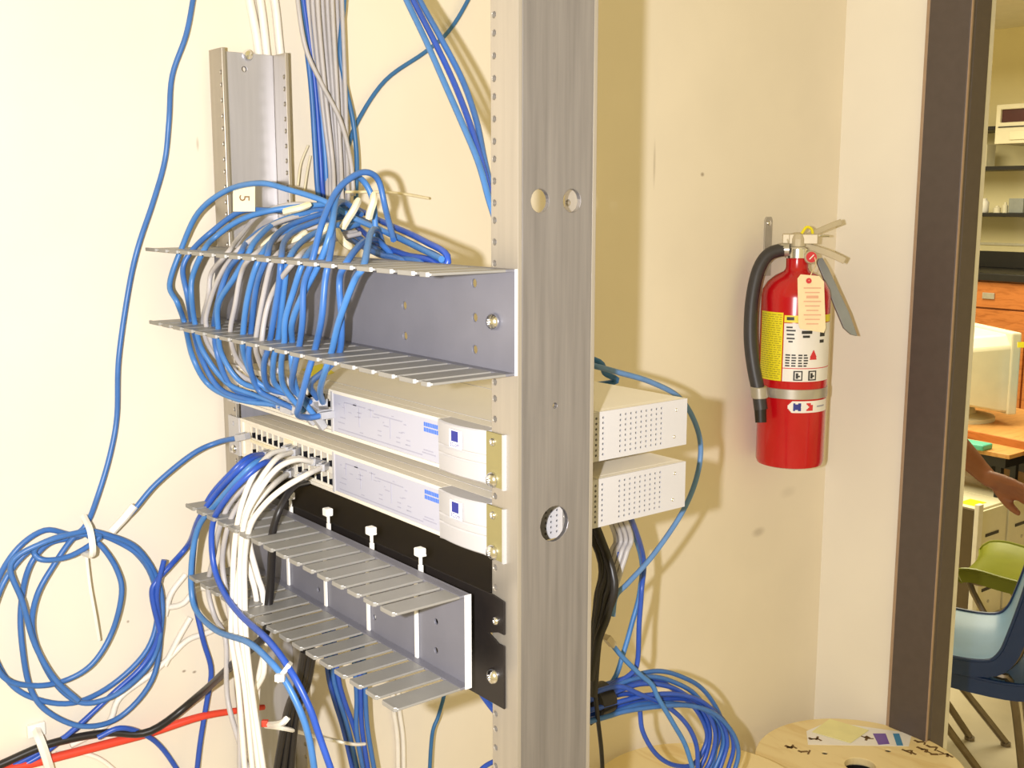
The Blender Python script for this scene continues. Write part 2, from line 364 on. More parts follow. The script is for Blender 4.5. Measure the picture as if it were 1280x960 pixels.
# ================================================================== CABLE MANAGERS (grey combs)
def manager(X0, X1, Yp, z0, z1, L, slot0, pitch, label, plate_holes, screws, edge_w=2.2):
    t = thing('cable_manager', ((X0+X1)/2, Yp-40, z0), label, 'cable manager', 'grey finger cable managers')
    MB().plate(rect(X0, X1, z0, z1), [ring(x, z, r, 10) for x, z, r in plate_holes], (0, Yp-2, 0), ex, ez, ey*2)\
        .box(X0, X1, Yp-10, Yp-2, z0, z0+2).box(X0, X1, Yp-10, Yp-2, z1-2, z1).build('back_plate', grey, t, False, .4)
    MB().box(X1, X1+.8, Yp-edge_w, Yp, z0, z1).build('cut_edge', raw, t, False)
    edges = [X1]; s = slot0
    while s-3 > X0+6: edges += [s+2.8, s-2.8]; s -= pitch
    edges.append(X0)
    proto = {}
    for k, z in ((0, z1-2), (1, z0)):
        for i in range(0, len(edges)-1, 2):
            a, b = edges[i], edges[i+1]; w = a-b; key = (round(w, 1), k)
            if key not in proto:
                poly = [(b, Yp-10), (a, Yp-10), (a, Yp-L+3), (a-2.5, Yp-L), (b+2.5, Yp-L), (b, Yp-L+3)]
                proto[key] = (MB().prism(poly, (0,0,z), ex, ey, ez*2).prism([(b+2.2, Yp-L-.2), (a-2.2, Yp-L-.2), (a-.6, Yp-L+2.2), (b+.6, Yp-L+2.2)], (0,0,z-.8), ex, ey, ez*3.6).build('finger', fing, t, False, .5), a)
            else: dup(proto[key][0], t, (a-proto[key][1], 0, 0))
    for c in screws: screw(t, c, 6.5)
    return t
M1 = dict(X0=-497, X1=27, Yp=0, z0=-252.3, z1=-174.2, L=78, slot0=12, pitch=28)
q = [P(x, y, Y=-3) for x, y in ((591,354),(592,397),(592,437),(504,382),(505,420))]
manager(M1['X0'], M1['X1'], 0, M1['z0'], M1['z1'], 78, 12, 28, 'upper grey steel comb cable manager with blue cables looped through its fingers', [(v.x, v.z, 3.4) for v in q], [tuple(P(617, 402, Y=-3))])
M2 = dict(X0=-392, X1=-5, Yp=-20, z0=-501, z1=-424.5, L=70, slot0=-28.5, pitch=24.2)
q = [P(x, y, Y=-22) for x, y in ((545,777),(545,813),(468,772),(398,737))]
manager(M2['X0'], M2['X1'], -20, M2['z0'], M2['z1'], 70, -28.5, 24.2, 'lower grey steel comb cable manager with a sawn right edge, tied to the black panel', [(v.x, v.z, 2.6) for v in q], [], 6)
# black panel behind the lower comb
bp = thing('rack_panel', (-232, 40, -518), 'black steel rack panel with a deep top behind the lower grey comb', 'rack panel')
MB().plate([(-478,-518),(13.5,-518),(13.5,-466),(6,-466),(-6,-461),(6,-457),(13.5,-457),(13.5,-430),(0,-428),(-478,-428)], [ring(-465.1, -445, 3, 8)], (0,-1.9,0), ex, ez, ey*1.7).build('face', blackp, bp, False, .5)
MB().box(-440, -12, 0, 84, -432, -430).build('top_shelf', blackp, bp, False, .5)
screw(bp, tuple(P(617, 845, Y=-2)), 6.5); screw(bp, tuple(P(620, 776, Y=-2)), 3.4)
# nylon ties that hold the comb to the panel
for i, (x, y, y2) in enumerate(((362, 635, 745), (409, 655, 760), (463, 680, 790), (524, 706, 838))):
    a = P(x, y+6, Y=-20); t = thing('cable_tie', (a.x, -22, -501), 'white nylon tie with upright head, %s from the left along the lower comb' % ORD[i], 'cable tie', 'white ties on the lower comb')
    MB().box(a.x-2, a.x+2, -24.4, -22.3, -499, -427).box(a.x-2, a.x+2, -19.8, -17, -501, -420).build('strap', nylon, t, False, .4)
    MB().box(a.x-2, a.x+2, -19.6, -17.6, -420, -412).obox((a.x, -19, -409), ex, ey, ez, 4.2, 3.6, 3.6).build('head', nylon, t, False, 1.2)
    MB().box(a.x+4, a.x+9, -20, -18.6, -410.5, -409).build('tail', nylon, t, False, .3)
# ================================================================== CABLES
def cable(name, pts, r, m, label, cat='cable', group=None, plug=None, k=6, smooth=True):
    p = smooth_path(pts, k) if smooth else pts
    mb = MB().tube(p, r, 7)
    if plug is None: return tag(mb.build(name, m, angle=60), label, cat, group)
    b = min(p, key=lambda v: v.z); t = thing(name, b, label, cat, group)
    mb.build('jacket', m, t, angle=60)
    d = (Vector(pts[-1])-Vector(pts[-2])).normalized()
    a = d.cross(ez).normalized() if abs(d.z) < .95 else ex; u = a.cross(d)
    pm = MB().obox(Vector(pts[-1])+d*4, d, a, u, 8, 4.2, 3.4); pm.obox(Vector(pts[-1])+d*2+u*4.4, d, a, u, 7, 1.6, .6)
    pm.build('plug', plug, t, False, .5)
    return t
def px(lst, **kw):                           # list of (px, py, depth value) on one family of planes
    key = list(kw)[0]; return [P(a, b, **{key: c}) for a, b, c in lst]
# ---- patch cables looped through the upper comb
slots1 = [12-28*k for k in range(18)]; use_u, use_l = {}, {}
def slot(X, used, z):
    s = min(slots1, key=lambda v: abs(v-X)); n = used.get(s, 0); used[s] = n+1
    return Vector((s, [-52, -44, -60, -36, -67, -28][n % 6], z))
# pre: points behind and above the comb, u: pixel where it enters the upper comb, mids, l: pixel at the lower comb, post, end: pixel of the plug at the hub
LOOPS = [
 ('b', [(552,324,16),(500,298,40),(445,274,40),(404,251,20),(360,237,0),(325,229,-15),(285,236,-25),(250,262,-40)], (229,307), [(214,352,-66),(212,380,-66)], (218,405), [(232,448,-60),(262,482,-45),(300,500,-30)], (352,507)),
 ('b', [(450,268,70),(390,262,50),(340,263,10),(300,262,-10),(262,285,-30)], (238,305), [(227,330,-62),(226,370,-62)], (229,402), [(243,445,-50),(275,486,-40),(312,500,-25)], (340,504)),
 ('b', [(436,254,90),(400,256,50),(345,262,10),(303,274,-15),(270,297,-35)], (257,314), [(243,345,-58),(237,372,-60)], (241,407), [(252,440,-50),(283,478,-35),(318,494,-20)], (365,509)),
 ('g', [(420,262,80),(370,255,40),(325,268,10),(297,298,-25)], (282,318), [(263,342,-50),(258,370,-52)], (250,408), [(262,440,-40),(296,470,-25)], (322,482)),
 ('g', [(430,270,80),(385,268,40),(340,282,0),(310,304,-30)], (288,322), [(270,350,-50),(262,385,-52)], (260,411), [(275,445,-40),(300,468,-22)], (330,484)),
 ('b', [(425,268,80),(380,270,40),(335,284,0),(308,304,-30)], (297,322), [(282,343,-50),(268,380,-55)], (262,412), [(268,446,-45),(288,482,-32),(316,497,-20)], (357,511)),
 ('b', [(430,258,90),(385,266,40),(345,279,5),(320,302,-30)], (309,321), [(292,350,-52),(278,380,-55)], (279,414), [(282,445,-45),(302,478,-30)], (345,489)),
 ('g', [(440,280,70),(400,284,40),(355,300,0)], (318,325), [(303,345,-50),(294,380,-52)], (288,414), [(295,445,-40),(315,470,-22)], (338,486)),
 ('b', [(440,268,80),(395,280,40),(350,298,0)], (324,326), [(306,368,-52)], (299,417), [(303,446,-42),(322,478,-28)], (355,492)),
 ('b', [(436,262,90),(400,268,50),(360,284,10),(340,302,-25)], (332,325), [(314,362,-52)], (306,421), [(306,452,-42),(322,486,-28),(345,500,-18)], (372,513)),
 ('g', [(445,290,70),(405,296,30),(365,310,-5)], (338,327), [(325,355,-50)], (313,422), [(318,448,-40),(334,472,-22)], (352,489)),
 ('b', [(440,266,80),(405,274,40),(370,288,5),(352,304,-25)], (346,326), [(340,360,-55)], (330,424), [(325,455,-45),(335,484,-30)], (362,493)),
 ('b', [(446,276,70),(415,284,40),(380,300,0)], (354,328), [(343,365,-50)], (336,425), [(334,450,-42),(344,480,-28)], (370,496)),
 ('g', [(450,292,60),(420,300,30),(390,312,0)], (368,330), [(350,370,-50)], (343,426), [(345,450,-38),(356,472,-22)], (376,499)),
 ('b', [(448,280,60),(420,290,30),(395,306,0)], (372,331), [(360,370,-52),(355,400,-55)], (353,430), [(350,456,-45),(356,486,-30)], (383,518)),
 ('b', [(492,300,30),(482,262,40),(474,228,36),(462,216,24),(444,219,8),(420,240,-15),(402,280,-38)], (389,328), [(379,358,-56),(376,400,-56)], (371,434), [(366,460,-48),(366,486,-34)], (391,505)),
 ('b', [(470,300,40),(466,250,40),(452,224,30),(436,224,12),(416,246,-10),(402,290,-36)], (384,330), [(366,372,-52),(362,405,-54)], (361,432), [(362,456,-45),(372,490,-28)], (396,523)),
 ('b', [(452,268,60),(428,252,30),(418,266,-10),(420,298,-36)], (417,328), [(411,352,-56),(404,398,-58)], (396,437), [(386,468,-55),(375,504,-52),(372,518,-45),(385,522,-25)], (404,519)),
 ('b', [(480,310,50),(470,288,30),(458,290,-10)], (447,328), [(437,348,-56),(426,398,-58)], (416,440), [(408,462,-50),(400,488,-36)], (404,504)),
 ('b', [(490,318,40),(470,300,20),(452,304,-20)], (432,329), [(424,352,-50),(412,400,-52)], (405,438), [(396,458,-45),(388,480,-30)], (398,500)),
]
nb = ng = 0
cnt = {'b': 0, 'g': 0}
for kind, pre, u, mids, l, post, end in LOOPS:
    pu = slot(P(*u, Y=-50).x, use_u, M1['z1']-1); pl = slot(P(*l, Y=-52).x, use_l, M1['z0']+1)
    e = P(*end, Y=-9); A_, B_, C_ = px(pre, Y=0), px(mids, Y=0), px(post, Y=0)
    du = pu-P(*u, Y=pu.y); dl = pl-P(*l, Y=pl.y)
    A_[-1] += du*.7; A_[-2] += du*.3; C_[0] += dl*.7; B_[-1] += dl*.75; B_[0] += du*(.75 if len(B_) > 1 else .4)
    pts = A_+[pu]+B_+[pl]+C_+[e]
    o = ORD[cnt[kind]]; cnt[kind] += 1
    if kind == 'b': lab = '%s blue patch cable from the left dropping through both rows of the upper comb' % o
    else: lab = '%s grey patch cable from the left dropping through both rows of the upper comb' % o
    cb = cable('patch_cable', pts, 2.9 if kind == 'b' else 2.5, [blueA, blueB][(nb) % 2] if kind == 'b' else greyC, lab, 'cable', 'patch cables looped through the upper comb', plug=clearp)
    if nb == 1:
        c = P(305, 248, Y=-14); fl = MB().prism(rect(-11,11,-13,13), c, RGT, UPV, FWD*1.2).build('paper_flag', tapec, cb, False, .3)
        cb['label'] = 'second blue patch cable from the left on the upper comb, with a cream paper flag'
        text('5', 15, c-FWD*.4, UPV*-1, RGT, mat('ink_brown', (.20, .11, .04), .6), fl)
    nb += 1
# ---- bundle that goes on to the right, behind the upper comb plate
for i, (a, b_, c_, d_) in enumerate((((430,262),(470,284),(520,308),(556,330)), ((436,272),(466,300),(505,318),(548,332)), ((428,282),(462,306),(490,322),(530,332)), ((440,258),(480,278),(528,300),(560,327)), ((426,292),(450,306),(474,318),(506,330)))):
    pts = [P(*a, Y=95), P(*b_, Y=62), P(*c_, Y=34), P(*d_, Y=22), Vector((-75-22*i, 20, -215)), Vector((-70-22*i, 22, -238))]
    cable('patch_cable', pts, 2.9, [blueB, blueC][i % 2], '%s from the top of the blue cables sloping down behind the upper comb plate' % ORD[i], 'cable', 'cables sloping behind the upper comb')
# ---- vertical bundle on the wall above
for i, (t, b_) in enumerate(((386,410),(392,414),(398,418),(404,422),(410,425),(416,428),(422,432),(428,436))):
    d = 30+7*(i % 3); pts = [P(t-3, -60, X=XW+d), P(t, 20, X=XW+d), P((t+b_)/2, 130, X=XW+d), P(b_-2, 205, X=XW+d), P(b_, 250, X=XW+d+12), P(b_+8, 300, X=XW+60)]
    cable('riser_cable', pts, 2.6, greyC, '%s grey cable from the left in the vertical bundle above the racks' % ORD[i], 'cable', 'vertical bundle on the wall')
cable('riser_cable', px([(368,-50,XW+44),(372,0,XW+46),(382,60,XW+48),(402,105,XW+50),(425,150,XW+52),(438,200,XW+50),(442,245,XW+50)], X=0), 2.6, greyC, 'grey cable crossing over the vertical bundle from upper left', 'cable', 'vertical bundle on the wall')
for i, (t, m_, b_) in enumerate(((375,388,396),(379,393,402),(383,397,408))):
    cable('riser_cable', px([(t-5,-50,XW+28),(t,0,XW+28),(m_,100,XW+30),(b_-2,190,XW+32),(b_+2,245,XW+36),(b_+14,300,XW+60)], X=0), 3, [blueB, blueC, blueA][i], '%s blue cable along the left edge of the vertical bundle' % ORD[i], 'cable', 'vertical bundle on the wall')
cable('riser_cable', px([(429,-50,XW+34),(430,0,XW+34),(425,60,XW+34),(430,100,XW+32),(441,150,XW+30),(446,200,XW+32),(445,250,XW+40),(448,295,XW+60)], X=0), 2.9, blueT, 'dark blue cable hanging just right of the vertical bundle', 'cable')
cable('patch_cable', px([(606,-50,XW+9),(585,0,XW+9),(560,40,XW+8),(530,66,XW+8),(482,100,XW+8),(448,150,XW+10),(434,190,XW+16),(430,240,XW+40)], X=0), 2.6, blueT, 'single blue cable sweeping from the top right into the vertical bundle', 'cable')
for i, off in enumerate((0, 6, 12)):
    o = off; pts = [P(480+o*1.3,-60,D=1130), P(508+o*1.4,0,D=1100), P(532+o*1.7,50,D=1070), P(554+o*2.0,100,D=1040+i*8), P(576+o*1.6,150,D=1010+i*6), P(597+o*.7,200,D=975+i*5), P(610+o*.5,245,D=950+i*5), P(624+o*.4,300,D=935+i*5), P(634,420,D=930+i*5)]
    cable('drop_cable', pts, 3.0, [blueA, blueC, blueB][i], '%s from the left of the blue cables slanting down behind the near upright' % ORD[i], 'cable', 'slanting blue bundle')
# ---- white conduits behind the far upright
for i, (t, b_) in enumerate(((312,322),(325,332),(343,349))):
    cable('wall_cable', px([(t-12,-60,XW+5.8),(t,0,XW+5.8),(b_,55,XW+5.8),(b_+6,120,XW+5.8),(b_+10,260,XW+5.8)], X=0), 4.8, whiteC, '%s thick white cable from the left going down behind the far upright' % ORD[i], 'cable', 'white cables behind the far upright')
for i, (a, b_, c_) in enumerate((((372,232),(376,205),(385,182)), ((380,240),(384,215),(388,195)))):
    cable('tie_tail', px([(*a, XW+20), (*b_, XW+12), (*c_, XW+8)], X=0), 1.4, tapec, ['cream tie end standing up by the far upright', 'second cream tie end beside the vertical bundle'][i], 'cable tie')
cable('tie_tail', px([(432,240,XW+60),(470,240,XW+62),(500,242,XW+50),(535,248,XW+40)], X=0), 1.6, tapec, 'long cream tie end sticking out to the right of the cable knot', 'cable tie')
# cream tapes around the knot of cables
for i, (cx_, cy_, ang, L_, lab) in enumerate(((440,268,55,30,'cream tape wrapped round the cable knot with a bent tab'), (466,258,70,22,'small cream tape on the right of the cable knot'), (398,292,20,30,'cream tape lying on cables above the upper comb'), (428,300,-60,20,'short cream tape upright above the upper comb'), (372,262,10,26,'cream tape on cables at the left of the knot'), (345,296,35,34,'pale cream tape among cables above comb fingers'), (372,300,30,22,'cream tape below the knot beside grey cables'))):
    c = P(cx_, cy_, Y=24-i*2); a = (RGT*math.cos(math.radians(ang))+UPV*math.sin(math.radians(ang))); b2 = a.cross(FWD)
    path = [c-a*L_*.5, c-a*L_*.2-FWD*4, c+a*L_*.15-FWD*6, c+a*L_*.5+b2*3]
    tag(MB().tube(smooth_path(path, 4), [3.4]*12+[2.6], 6).build('tape_wrap', tapec), lab, 'tape', 'cream tapes on the cable knot')
# ---- left wall: hanging cable and its coil
xc = XW+16
def wl(l, d=16): return [P(a, b, X=XW+d+((i*7) % 5)*1.6) for i, (a, b) in enumerate(l)]
coil = wl([(250,-60),(241,0),(232,45),(215,95),(211,150),(206,200),(192,250),(172,310),(160,365),(148,450),(146,520),(137,570),(122,620),(108,655)], 8)
coil += wl([(90,668),(55,663),(18,690),(-8,740),(-12,800),(8,848),(40,872),(90,879),(140,856),(184,812),(197,762),(186,712),(152,677),(116,665)], 12)
coil += wl([(95,672),(60,680),(36,710),(26,760),(28,810),(38,860),(60,890),(104,908),(150,896),(190,850),(201,790),(196,742),(180,700),(140,674),(108,667)], 17)
coil += wl([(92,672),(70,702),(46,745),(41,790),(60,840),(85,870),(112,879),(152,864),(190,826),(202,780),(199,730),(172,686),(132,668),(105,664)], 22)
coil += wl([(128,684),(146,712),(152,742),(140,790),(115,830),(80,851),(40,857),(4,846),(-14,800),(0,738),(30,694),(70,672),(105,668)], 27)
coil += wl([(125,671),(90,694),(56,700),(43,692),(50,680),(88,668),(110,663),(60,676),(14,704),(28,752),(44,806),(68,848),(98,876)], 32)
cable('coiled_cable', coil, 2.9, blueB, 'long blue cable hanging down the left wall into a coil at lower left', 'cable')
t = thing('cable_tie', P(106, 680, X=xc), 'white tie round the top of the blue coil with a long thread hanging', 'cable tie')
c = P(105, 667, X=xc+8); MB().tube(smooth_path([c+UPV*17, c+UPV*8+ex*26-RGT*2, c-UPV*14+ex*26, c-UPV*20], 5), 3.6, 6).build('wrap', nylon, t)
MB().tube(smooth_path(wl([(107,684),(112,730),(119,770),(124,800)], 30), 4), 1.6, 6).build('thread', nylon, t)
t = cable('patch_cable', px([(205,700,XW+40),(196,742,XW+36),(199,790,XW+26),(180,830,XW+22),(140,868,XW+22),(100,905,XW+20),(60,938,XW+14),(20,962,XW+10)], X=0), 2.9, blueC, 'blue cable leaving the coil towards the bottom left corner', 'cable')
cable('hub_cable', [P(140,662,X=XW+30), P(165,640,X=XW+36), P(195,605,X=-466), P(240,568,X=-462), P(272,553,X=-456), P(300,547,Y=-14)][::1], 2.9, blueB, 'blue cable from the coil up to the left end of the lower hub', 'cable', None, clearp)
a, b_ = P(140,664,X=XW+30), P(168,632,X=XW+38)
tag(MB().tube([a, a*.5+b_*.5+ex*1.5, b_], 4.2, 8).build('cable_label', nylon), 'white printed sleeve on the blue cable beside the coil', 'label')
# papers / tapes and white cables on the wall right of the coil
for i, (l, lab) in enumerate((([(292,775),(262,790),(235,800),(212,822),(190,842),(150,872),(138,900),(120,915),(88,932)], 'translucent white cable curving down the wall right of the coil'), ([(282,745),(250,735),(228,755),(205,760)], 'short white cable end lying on the wall beside the coil'), ([(232,718),(214,742),(206,770)], 'white tape end standing on the wall beside the coil'), ([(238,772),(222,800),(206,832)], 'white cable strand along the wall below the coil side'))):
    cable('wall_cable', [P(a, b, X=XW+6) for a, b in l], 3.4, whiteC, lab, 'cable', 'white cables beside the coil')
# ---- hub 2: blue bundle on the left
G = [([(338,572,-8),(318,573,-40),(296,590,-60),(268,620,-70),(248,650,-78)], [(236,680),(212,708),(196,726),(190,744),(200,790)], XW+34, blueC, 'deep blue cable from the lower hub swinging left into the coil'),
     ([(346,576,-8),(324,576,-44),(300,596,-64),(272,628,-74),(250,655,-80),(241,690,-84),(239,735,-86),(246,764,-88),(272,789,-94),(310,803,-108),(336,825,-112),(356,850,-108),(376,890,-102),(388,930,-96),(396,985,-90)], None, 0, blueA, 'bright blue cable looping low under the lower comb, left edge'),
     ([(354,580,-8),(332,578,-48),(308,596,-70),(284,622,-82),(266,655,-86),(267,705,-88),(281,742,-90),(302,770,-96),(336,801,-104),(363,838,-104),(386,882,-98),(400,922,-92),(422,985,-84)], None, 0, blueC, 'deep blue cable passing the left end of both lower comb rows'),
     ([(330,568,-8),(310,572,-36),(288,592,-55),(262,622,-66),(246,660,-74),(240,715,-78)], [(243,750),(254,800),(264,838),(258,880),(250,930),(244,985)], XW+18, blueC, 'deep blue cable dropping along the wall left of the lower comb')]
for pts, more, xx, m_, lab in G:
    q = px(pts, Y=0)+([P(a, b, X=xx) for a, b in more] if more else [])
    cable('patch_cable', q[::-1], 3.0, m_, lab, 'cable', 'blue cables of the lower hub', plug=clearp)
t = thing('cable_tie', P(352, 846, Y=-104), 'clear tie joining two blue cables below the lower comb', 'cable tie')
MB().obox(P(355, 840, Y=-107), (RGT*.8-UPV*.6).normalized(), (RGT*.6+UPV*.8).normalized(), FWD, 2, 9, 5).build('strap', nylon, t, False, .6)
MB().obox(P(350, 847, Y=-114), RGT, UPV, FWD, 4, 3, 3).build('head', nylon, t, False, .6)
# ---- hub 2: white and grey cables
Wt = [([(358,562,-8),(338,568,-34),(318,592,-62),(304,625,-74),(296,660,-80),(292,700,-84),(291,745,-86),(289,796,-88),(298,860,-84),(308,985,-80)], 2.75, whiteC, ''),
      ([(366,565,-8),(346,573,-40),(324,602,-66),(309,635,-76),(302,668,-80),(300,705,-82),(295,748,-86),(296,800,-88),(306,860,-86),(318,985,-80)], 2.75, whiteC, ''),
      ([(392,578,-8),(370,575,-34),(346,586,-58),(324,614,-76),(307,648,-82),(301,690,-84),(300,742,-86),(303,800,-90),(312,860,-86),(326,985,-80)], 2.75, whiteC, ''),
      ([(402,584,-8),(382,594,-40),(352,612,-66),(328,634,-78),(312,660,-84),(306,700,-84),(306,742,-86),(308,800,-90),(316,870,-88),(333,985,-80)], 2.75, whiteC, ''),
      ([(360,592,-8),(344,604,-40),(326,622,-64),(312,644,-74),(312,680,-70),(322,720,-66),(329,745,-64),(332,800,-64),(322,860,-66),(322,930,-70),(340,985,-70)], 3.0, whiteC, ''),
      ([(378,596,-8),(360,606,-36),(334,628,-62),(308,662,-78),(306,690,-74),(314,720,-70),(320,745,-68),(326,800,-66),(330,840,-66),(316,880,-70),(318,985,-70)], 2.8, whiteC, ''),
      ([(342,580,-8),(326,588,-40),(306,608,-60),(286,632,-70),(274,662,-76),(266,700,-74),(260,735,-74),(268,770,-72),(282,800,-72),(284,870,-74),(298,925,-76),(318,985,-78)], 2.7, greyC, ''),
      ([(350,584,-8),(334,592,-40),(314,612,-62),(296,634,-72),(284,662,-78),(278,700,-78),(282,735,-78),(290,780,-80),(299,830,-80),(300,985,-80)], 2.7, greyC, '')]
cnt = {whiteC: 0, greyC: 0}
for pts, r, m_, _ in Wt:
    i = cnt[m_]; cnt[m_] += 1
    cable('patch_cable', px(pts, Y=0)[::-1], r, m_, '%s %s cable, counted from the left, arching from the lower hub down past the comb' % (ORD[i], 'white' if m_ is whiteC else 'grey'), 'cable', 'white and grey cables of the lower hub', plug=clearp)
# ---- black and red cables
bp_ = smooth_path(px([(384,604,-8),(366,610,-40),(350,636,-60),(341,664,-66),(340,690,-64),(338,730,-62),(335,762,-64),(330,795,-74),(300,822,-72)], Y=0)+[P(a, b, X=XW+d) for a, b, d in ((250,868,44),(188,914,30),(132,916,20),(62,930,16),(0,956,14),(-30,968,14))], 6)
tag(MB().tube(bp_, [3.0+1.2*min(1, i/30) for i in range(len(bp_))], 8).build('power_cable', blackC, angle=60), 'black cable through the lower comb running down to the bottom left', 'cable')
rp_ = smooth_path([P(a, b, X=XW+d) for a, b, d in ((330,884,16),(298,888,18),(250,896,20),(190,915,14),(130,931,12),(40,954,10),(-30,970,10))], 6)
tag(MB().tube(rp_, [3.2+1.8*min(1, i/18) for i in range(len(rp_))], 8).build('power_cable', redC, angle=60), 'thick red cable along the bottom of the left wall', 'cable')
cable('wall_cable', [P(a, b, X=XW+7) for a, b in ((70,942),(100,941),(130,952),(165,985))], 2.6, whiteC, 'thin white cable below the red one at bottom left', 'cable')
cable('patch_cable', [P(a, b, X=XW+d) for a, b, d in ((122,922,24),(150,910,28),(180,918,22),(205,938,14),(236,985,10))], 2.9, blueC, 'blue cable arching over the red cable at bottom left', 'cable')
cable('patch_cable', [P(a, b, X=XW+d) for a, b, d in ((-20,975,10),(40,945,10),(90,915,10),(112,895,12))], 2.9, blueC, 'blue cable emerging under the coil beside the wall clip', 'cable')
t = thing('wall_clip', P(52, 975, X=XW), 'translucent white clip on the wall holding cables at bottom left', 'clip')
c = P(45, 912, X=XW+3); MB().obox(c, ey, ez, ex, 9, 7, 3).build('mount_base', nylon, t, False, 1)
MB().tube(smooth_path([P(46,914,X=XW+6), P(50,925,X=XW+24), P(57,945,X=XW+26), P(64,970,X=XW+20), P(66,990,X=XW+6)], 5), 5, 6).build('strap', nylon, t)
for i, (l, d) in enumerate((([(386,812),(380,850),(364,890),(352,985)], -60), ([(392,812),(384,856),(370,896),(362,985)], -54), ([(380,814),(372,856),(358,894),(342,985)], -66))):
    cable('power_cable', [P(a, b, Y=d) for a, b in l], 3.6, blackC, '%s from the left of the black cables hanging below the lower comb' % ORD[(1, 2, 0)[i]], 'cable', 'black cables below the lower comb')
for i, (a0, a1, a2, a3) in enumerate(((410,418,430,446),(416,424,436,452),(422,430,444,462),(444,446,446,458),(450,451,453,464),(456,457,460,472))):
    cable('drop_cable', [P(x, y, X=XW+60+i*4) for x, y in ((a0-6,780),(a0,842),(a1,875),(a2,915),(a3,985))], 3, [blueC, blueB][i % 2], '%s from the left of the blue cables hanging under the lower comb tips' % ORD[i], 'cable', 'blue cables hanging behind the lower comb')
t = thing('cable_tie', P(400, 930, X=XW+90), 'clear tie stretched across black and blue cables at the bottom', 'cable tie')
MB().tube(smooth_path([P(332,908,Y=-60), P(362,912,Y=-66), P(400,922,X=XW+90), P(440,930,X=XW+90), P(456,930,X=XW+84)], 5), 2, 6).build('strap', nylon, t)
MB().tube(smooth_path([P(334,906,Y=-62), P(352,904,Y=-70), P(360,896,Y=-66)], 4), 3, 6).build('tail', nylon, t)
MB().obox(P(331,904,Y=-66), RGT, UPV, FWD, 3, 3, 3).build('red_marker', redC, t, False, .5)
for i, (a, b_) in enumerate(((492,497),(499,504))):
    cable('wall_cable', [P(a-1, 850, X=XW+6), P(a, 885, X=XW+6), P(b_, 925, X=XW+6), P(b_+1, 985, X=XW+6)], 3.2, whiteC, '%s white cable running down the wall right of the blue drop' % ('left' if i == 0 else 'right'), 'cable', 'white pair on the wall')
cable('drop_cable', [P(a, b, X=XW+40) for a, b in ((562,820),(556,865),(548,895),(540,920),(536,985))], 2.6, blueT, 'thin dark blue cable below the right end of the lower comb', 'cable')
for i in range(2):
    cable('drop_cable', [P(a+i*7, b, X=-250) for a, b in ((590,845),(602,868),(620,892),(640,915),(660,950))], 3, [blueC, blueB][i], '%s blue cable slanting behind the foot of the near upright' % ('left' if i == 0 else 'right'), 'cable', 'cables behind the near upright foot')
cable('drop_cable', [P(a, b, X=-300) for a, b in ((590,975),(606,958),(624,950),(650,948))], 3, blueC, 'blue cable end at the bottom edge beside the near upright', 'cable')
# ---- behind the rack on the right: coil, drops, grey and black bundles
XR = -235
RC = [[(640,905),(700,872),(758,855),(797,843),(825,839),(852,846),(878,861),(898,890),(904,915),(900,945),(885,975)],
      [(640,915),(700,884),(758,866),(793,852),(828,855),(852,867),(875,884),(887,913),(882,945),(866,975)],
      [(640,925),(700,905),(758,888),(782,881),(817,875),(855,874),(887,884),(909,907),(917,932),(911,958),(900,985)],
      [(640,935),(710,910),(758,894),(796,881),(830,879),(872,884),(896,899),(905,925),(896,955),(880,985)],
      [(650,880),(720,872),(770,858),(800,868),(835,884),(858,905),(870,930),(872,958),(870,985)],
      [(720,890),(760,872),(790,868),(799,884),(803,913),(818,940),(838,955),(863,957),(877,942),(884,918),(872,890),(850,868),(822,850),(790,846),(757,858),(720,880)]]
RC += [[(x+dx*(1 if x > 790 else 0), y+dy) for x, y in RC[k]] for k, dx, dy in ((0, -9, 7), (1, 7, 3), (2, -8, -6), (2, 6, 8), (3, -6, -8))]
for i, l in enumerate(RC):
    cable('coiled_cable', [P(a, b, X=XR+((i*11+j*5) % 5)*7+(i//5)*5) for j, (a, b) in enumerate(l)], 3, [blueB, blueC, blueC][i % 3], '%s from the outside of the blue cable loops at lower right of the near upright' % ORD[i], 'cable', 'blue loops right of the near upright')
cable('patch_cable', [P(a, b, X=XR+40) for a, b in ((872,985),(858,935),(842,905),(823,873),(815,856),(800,843),(778,821),(764,804))], 3, blueA, 'blue cable with a brown plug crossing the loops by the near upright', 'cable', None, tan)
for i, l in enumerate(([(797,640),(800,690),(800,738),(790,779),(779,817),(767,850),(740,880)], [(803,640),(803,690),(802,738),(799,779),(797,826),(789,842),(760,860)])):
    cable('drop_cable', [Vector((-118+i*9, 228, -384))]+[P(a, b, X=XR+i*9) for a, b in l[1:]], 3.1, [blueA, blueC][i], '%s of the two blue cables dropping from the lower hub into the loops' % ('left' if i == 0 else 'right'), 'cable', 'two blue drops behind the hubs')
cable('patch_cable', [Vector((-190, 227, -318)), Vector((-180, 250, -290))]+[P(a, b, X=-155) for a, b in ((745,458),(775,466),(812,477),(848,496),(868,526),(876,560),(870,600),(852,642),(818,692),(786,728),(770,745),(766,770))], 3, blueL, 'single pale blue cable bowed out behind both hubs on the right', 'cable')
cable('patch_cable', [Vector((-330, 227, -320)), Vector((-240, 250, -285))]+[P(a, b, X=-170) for a, b in ((744,450),(756,466),(766,478))]+[Vector((-230, 227, -322))], 3.2, blueT, 'dark blue cable dropping behind the upper hub beside the near upright', 'cable')
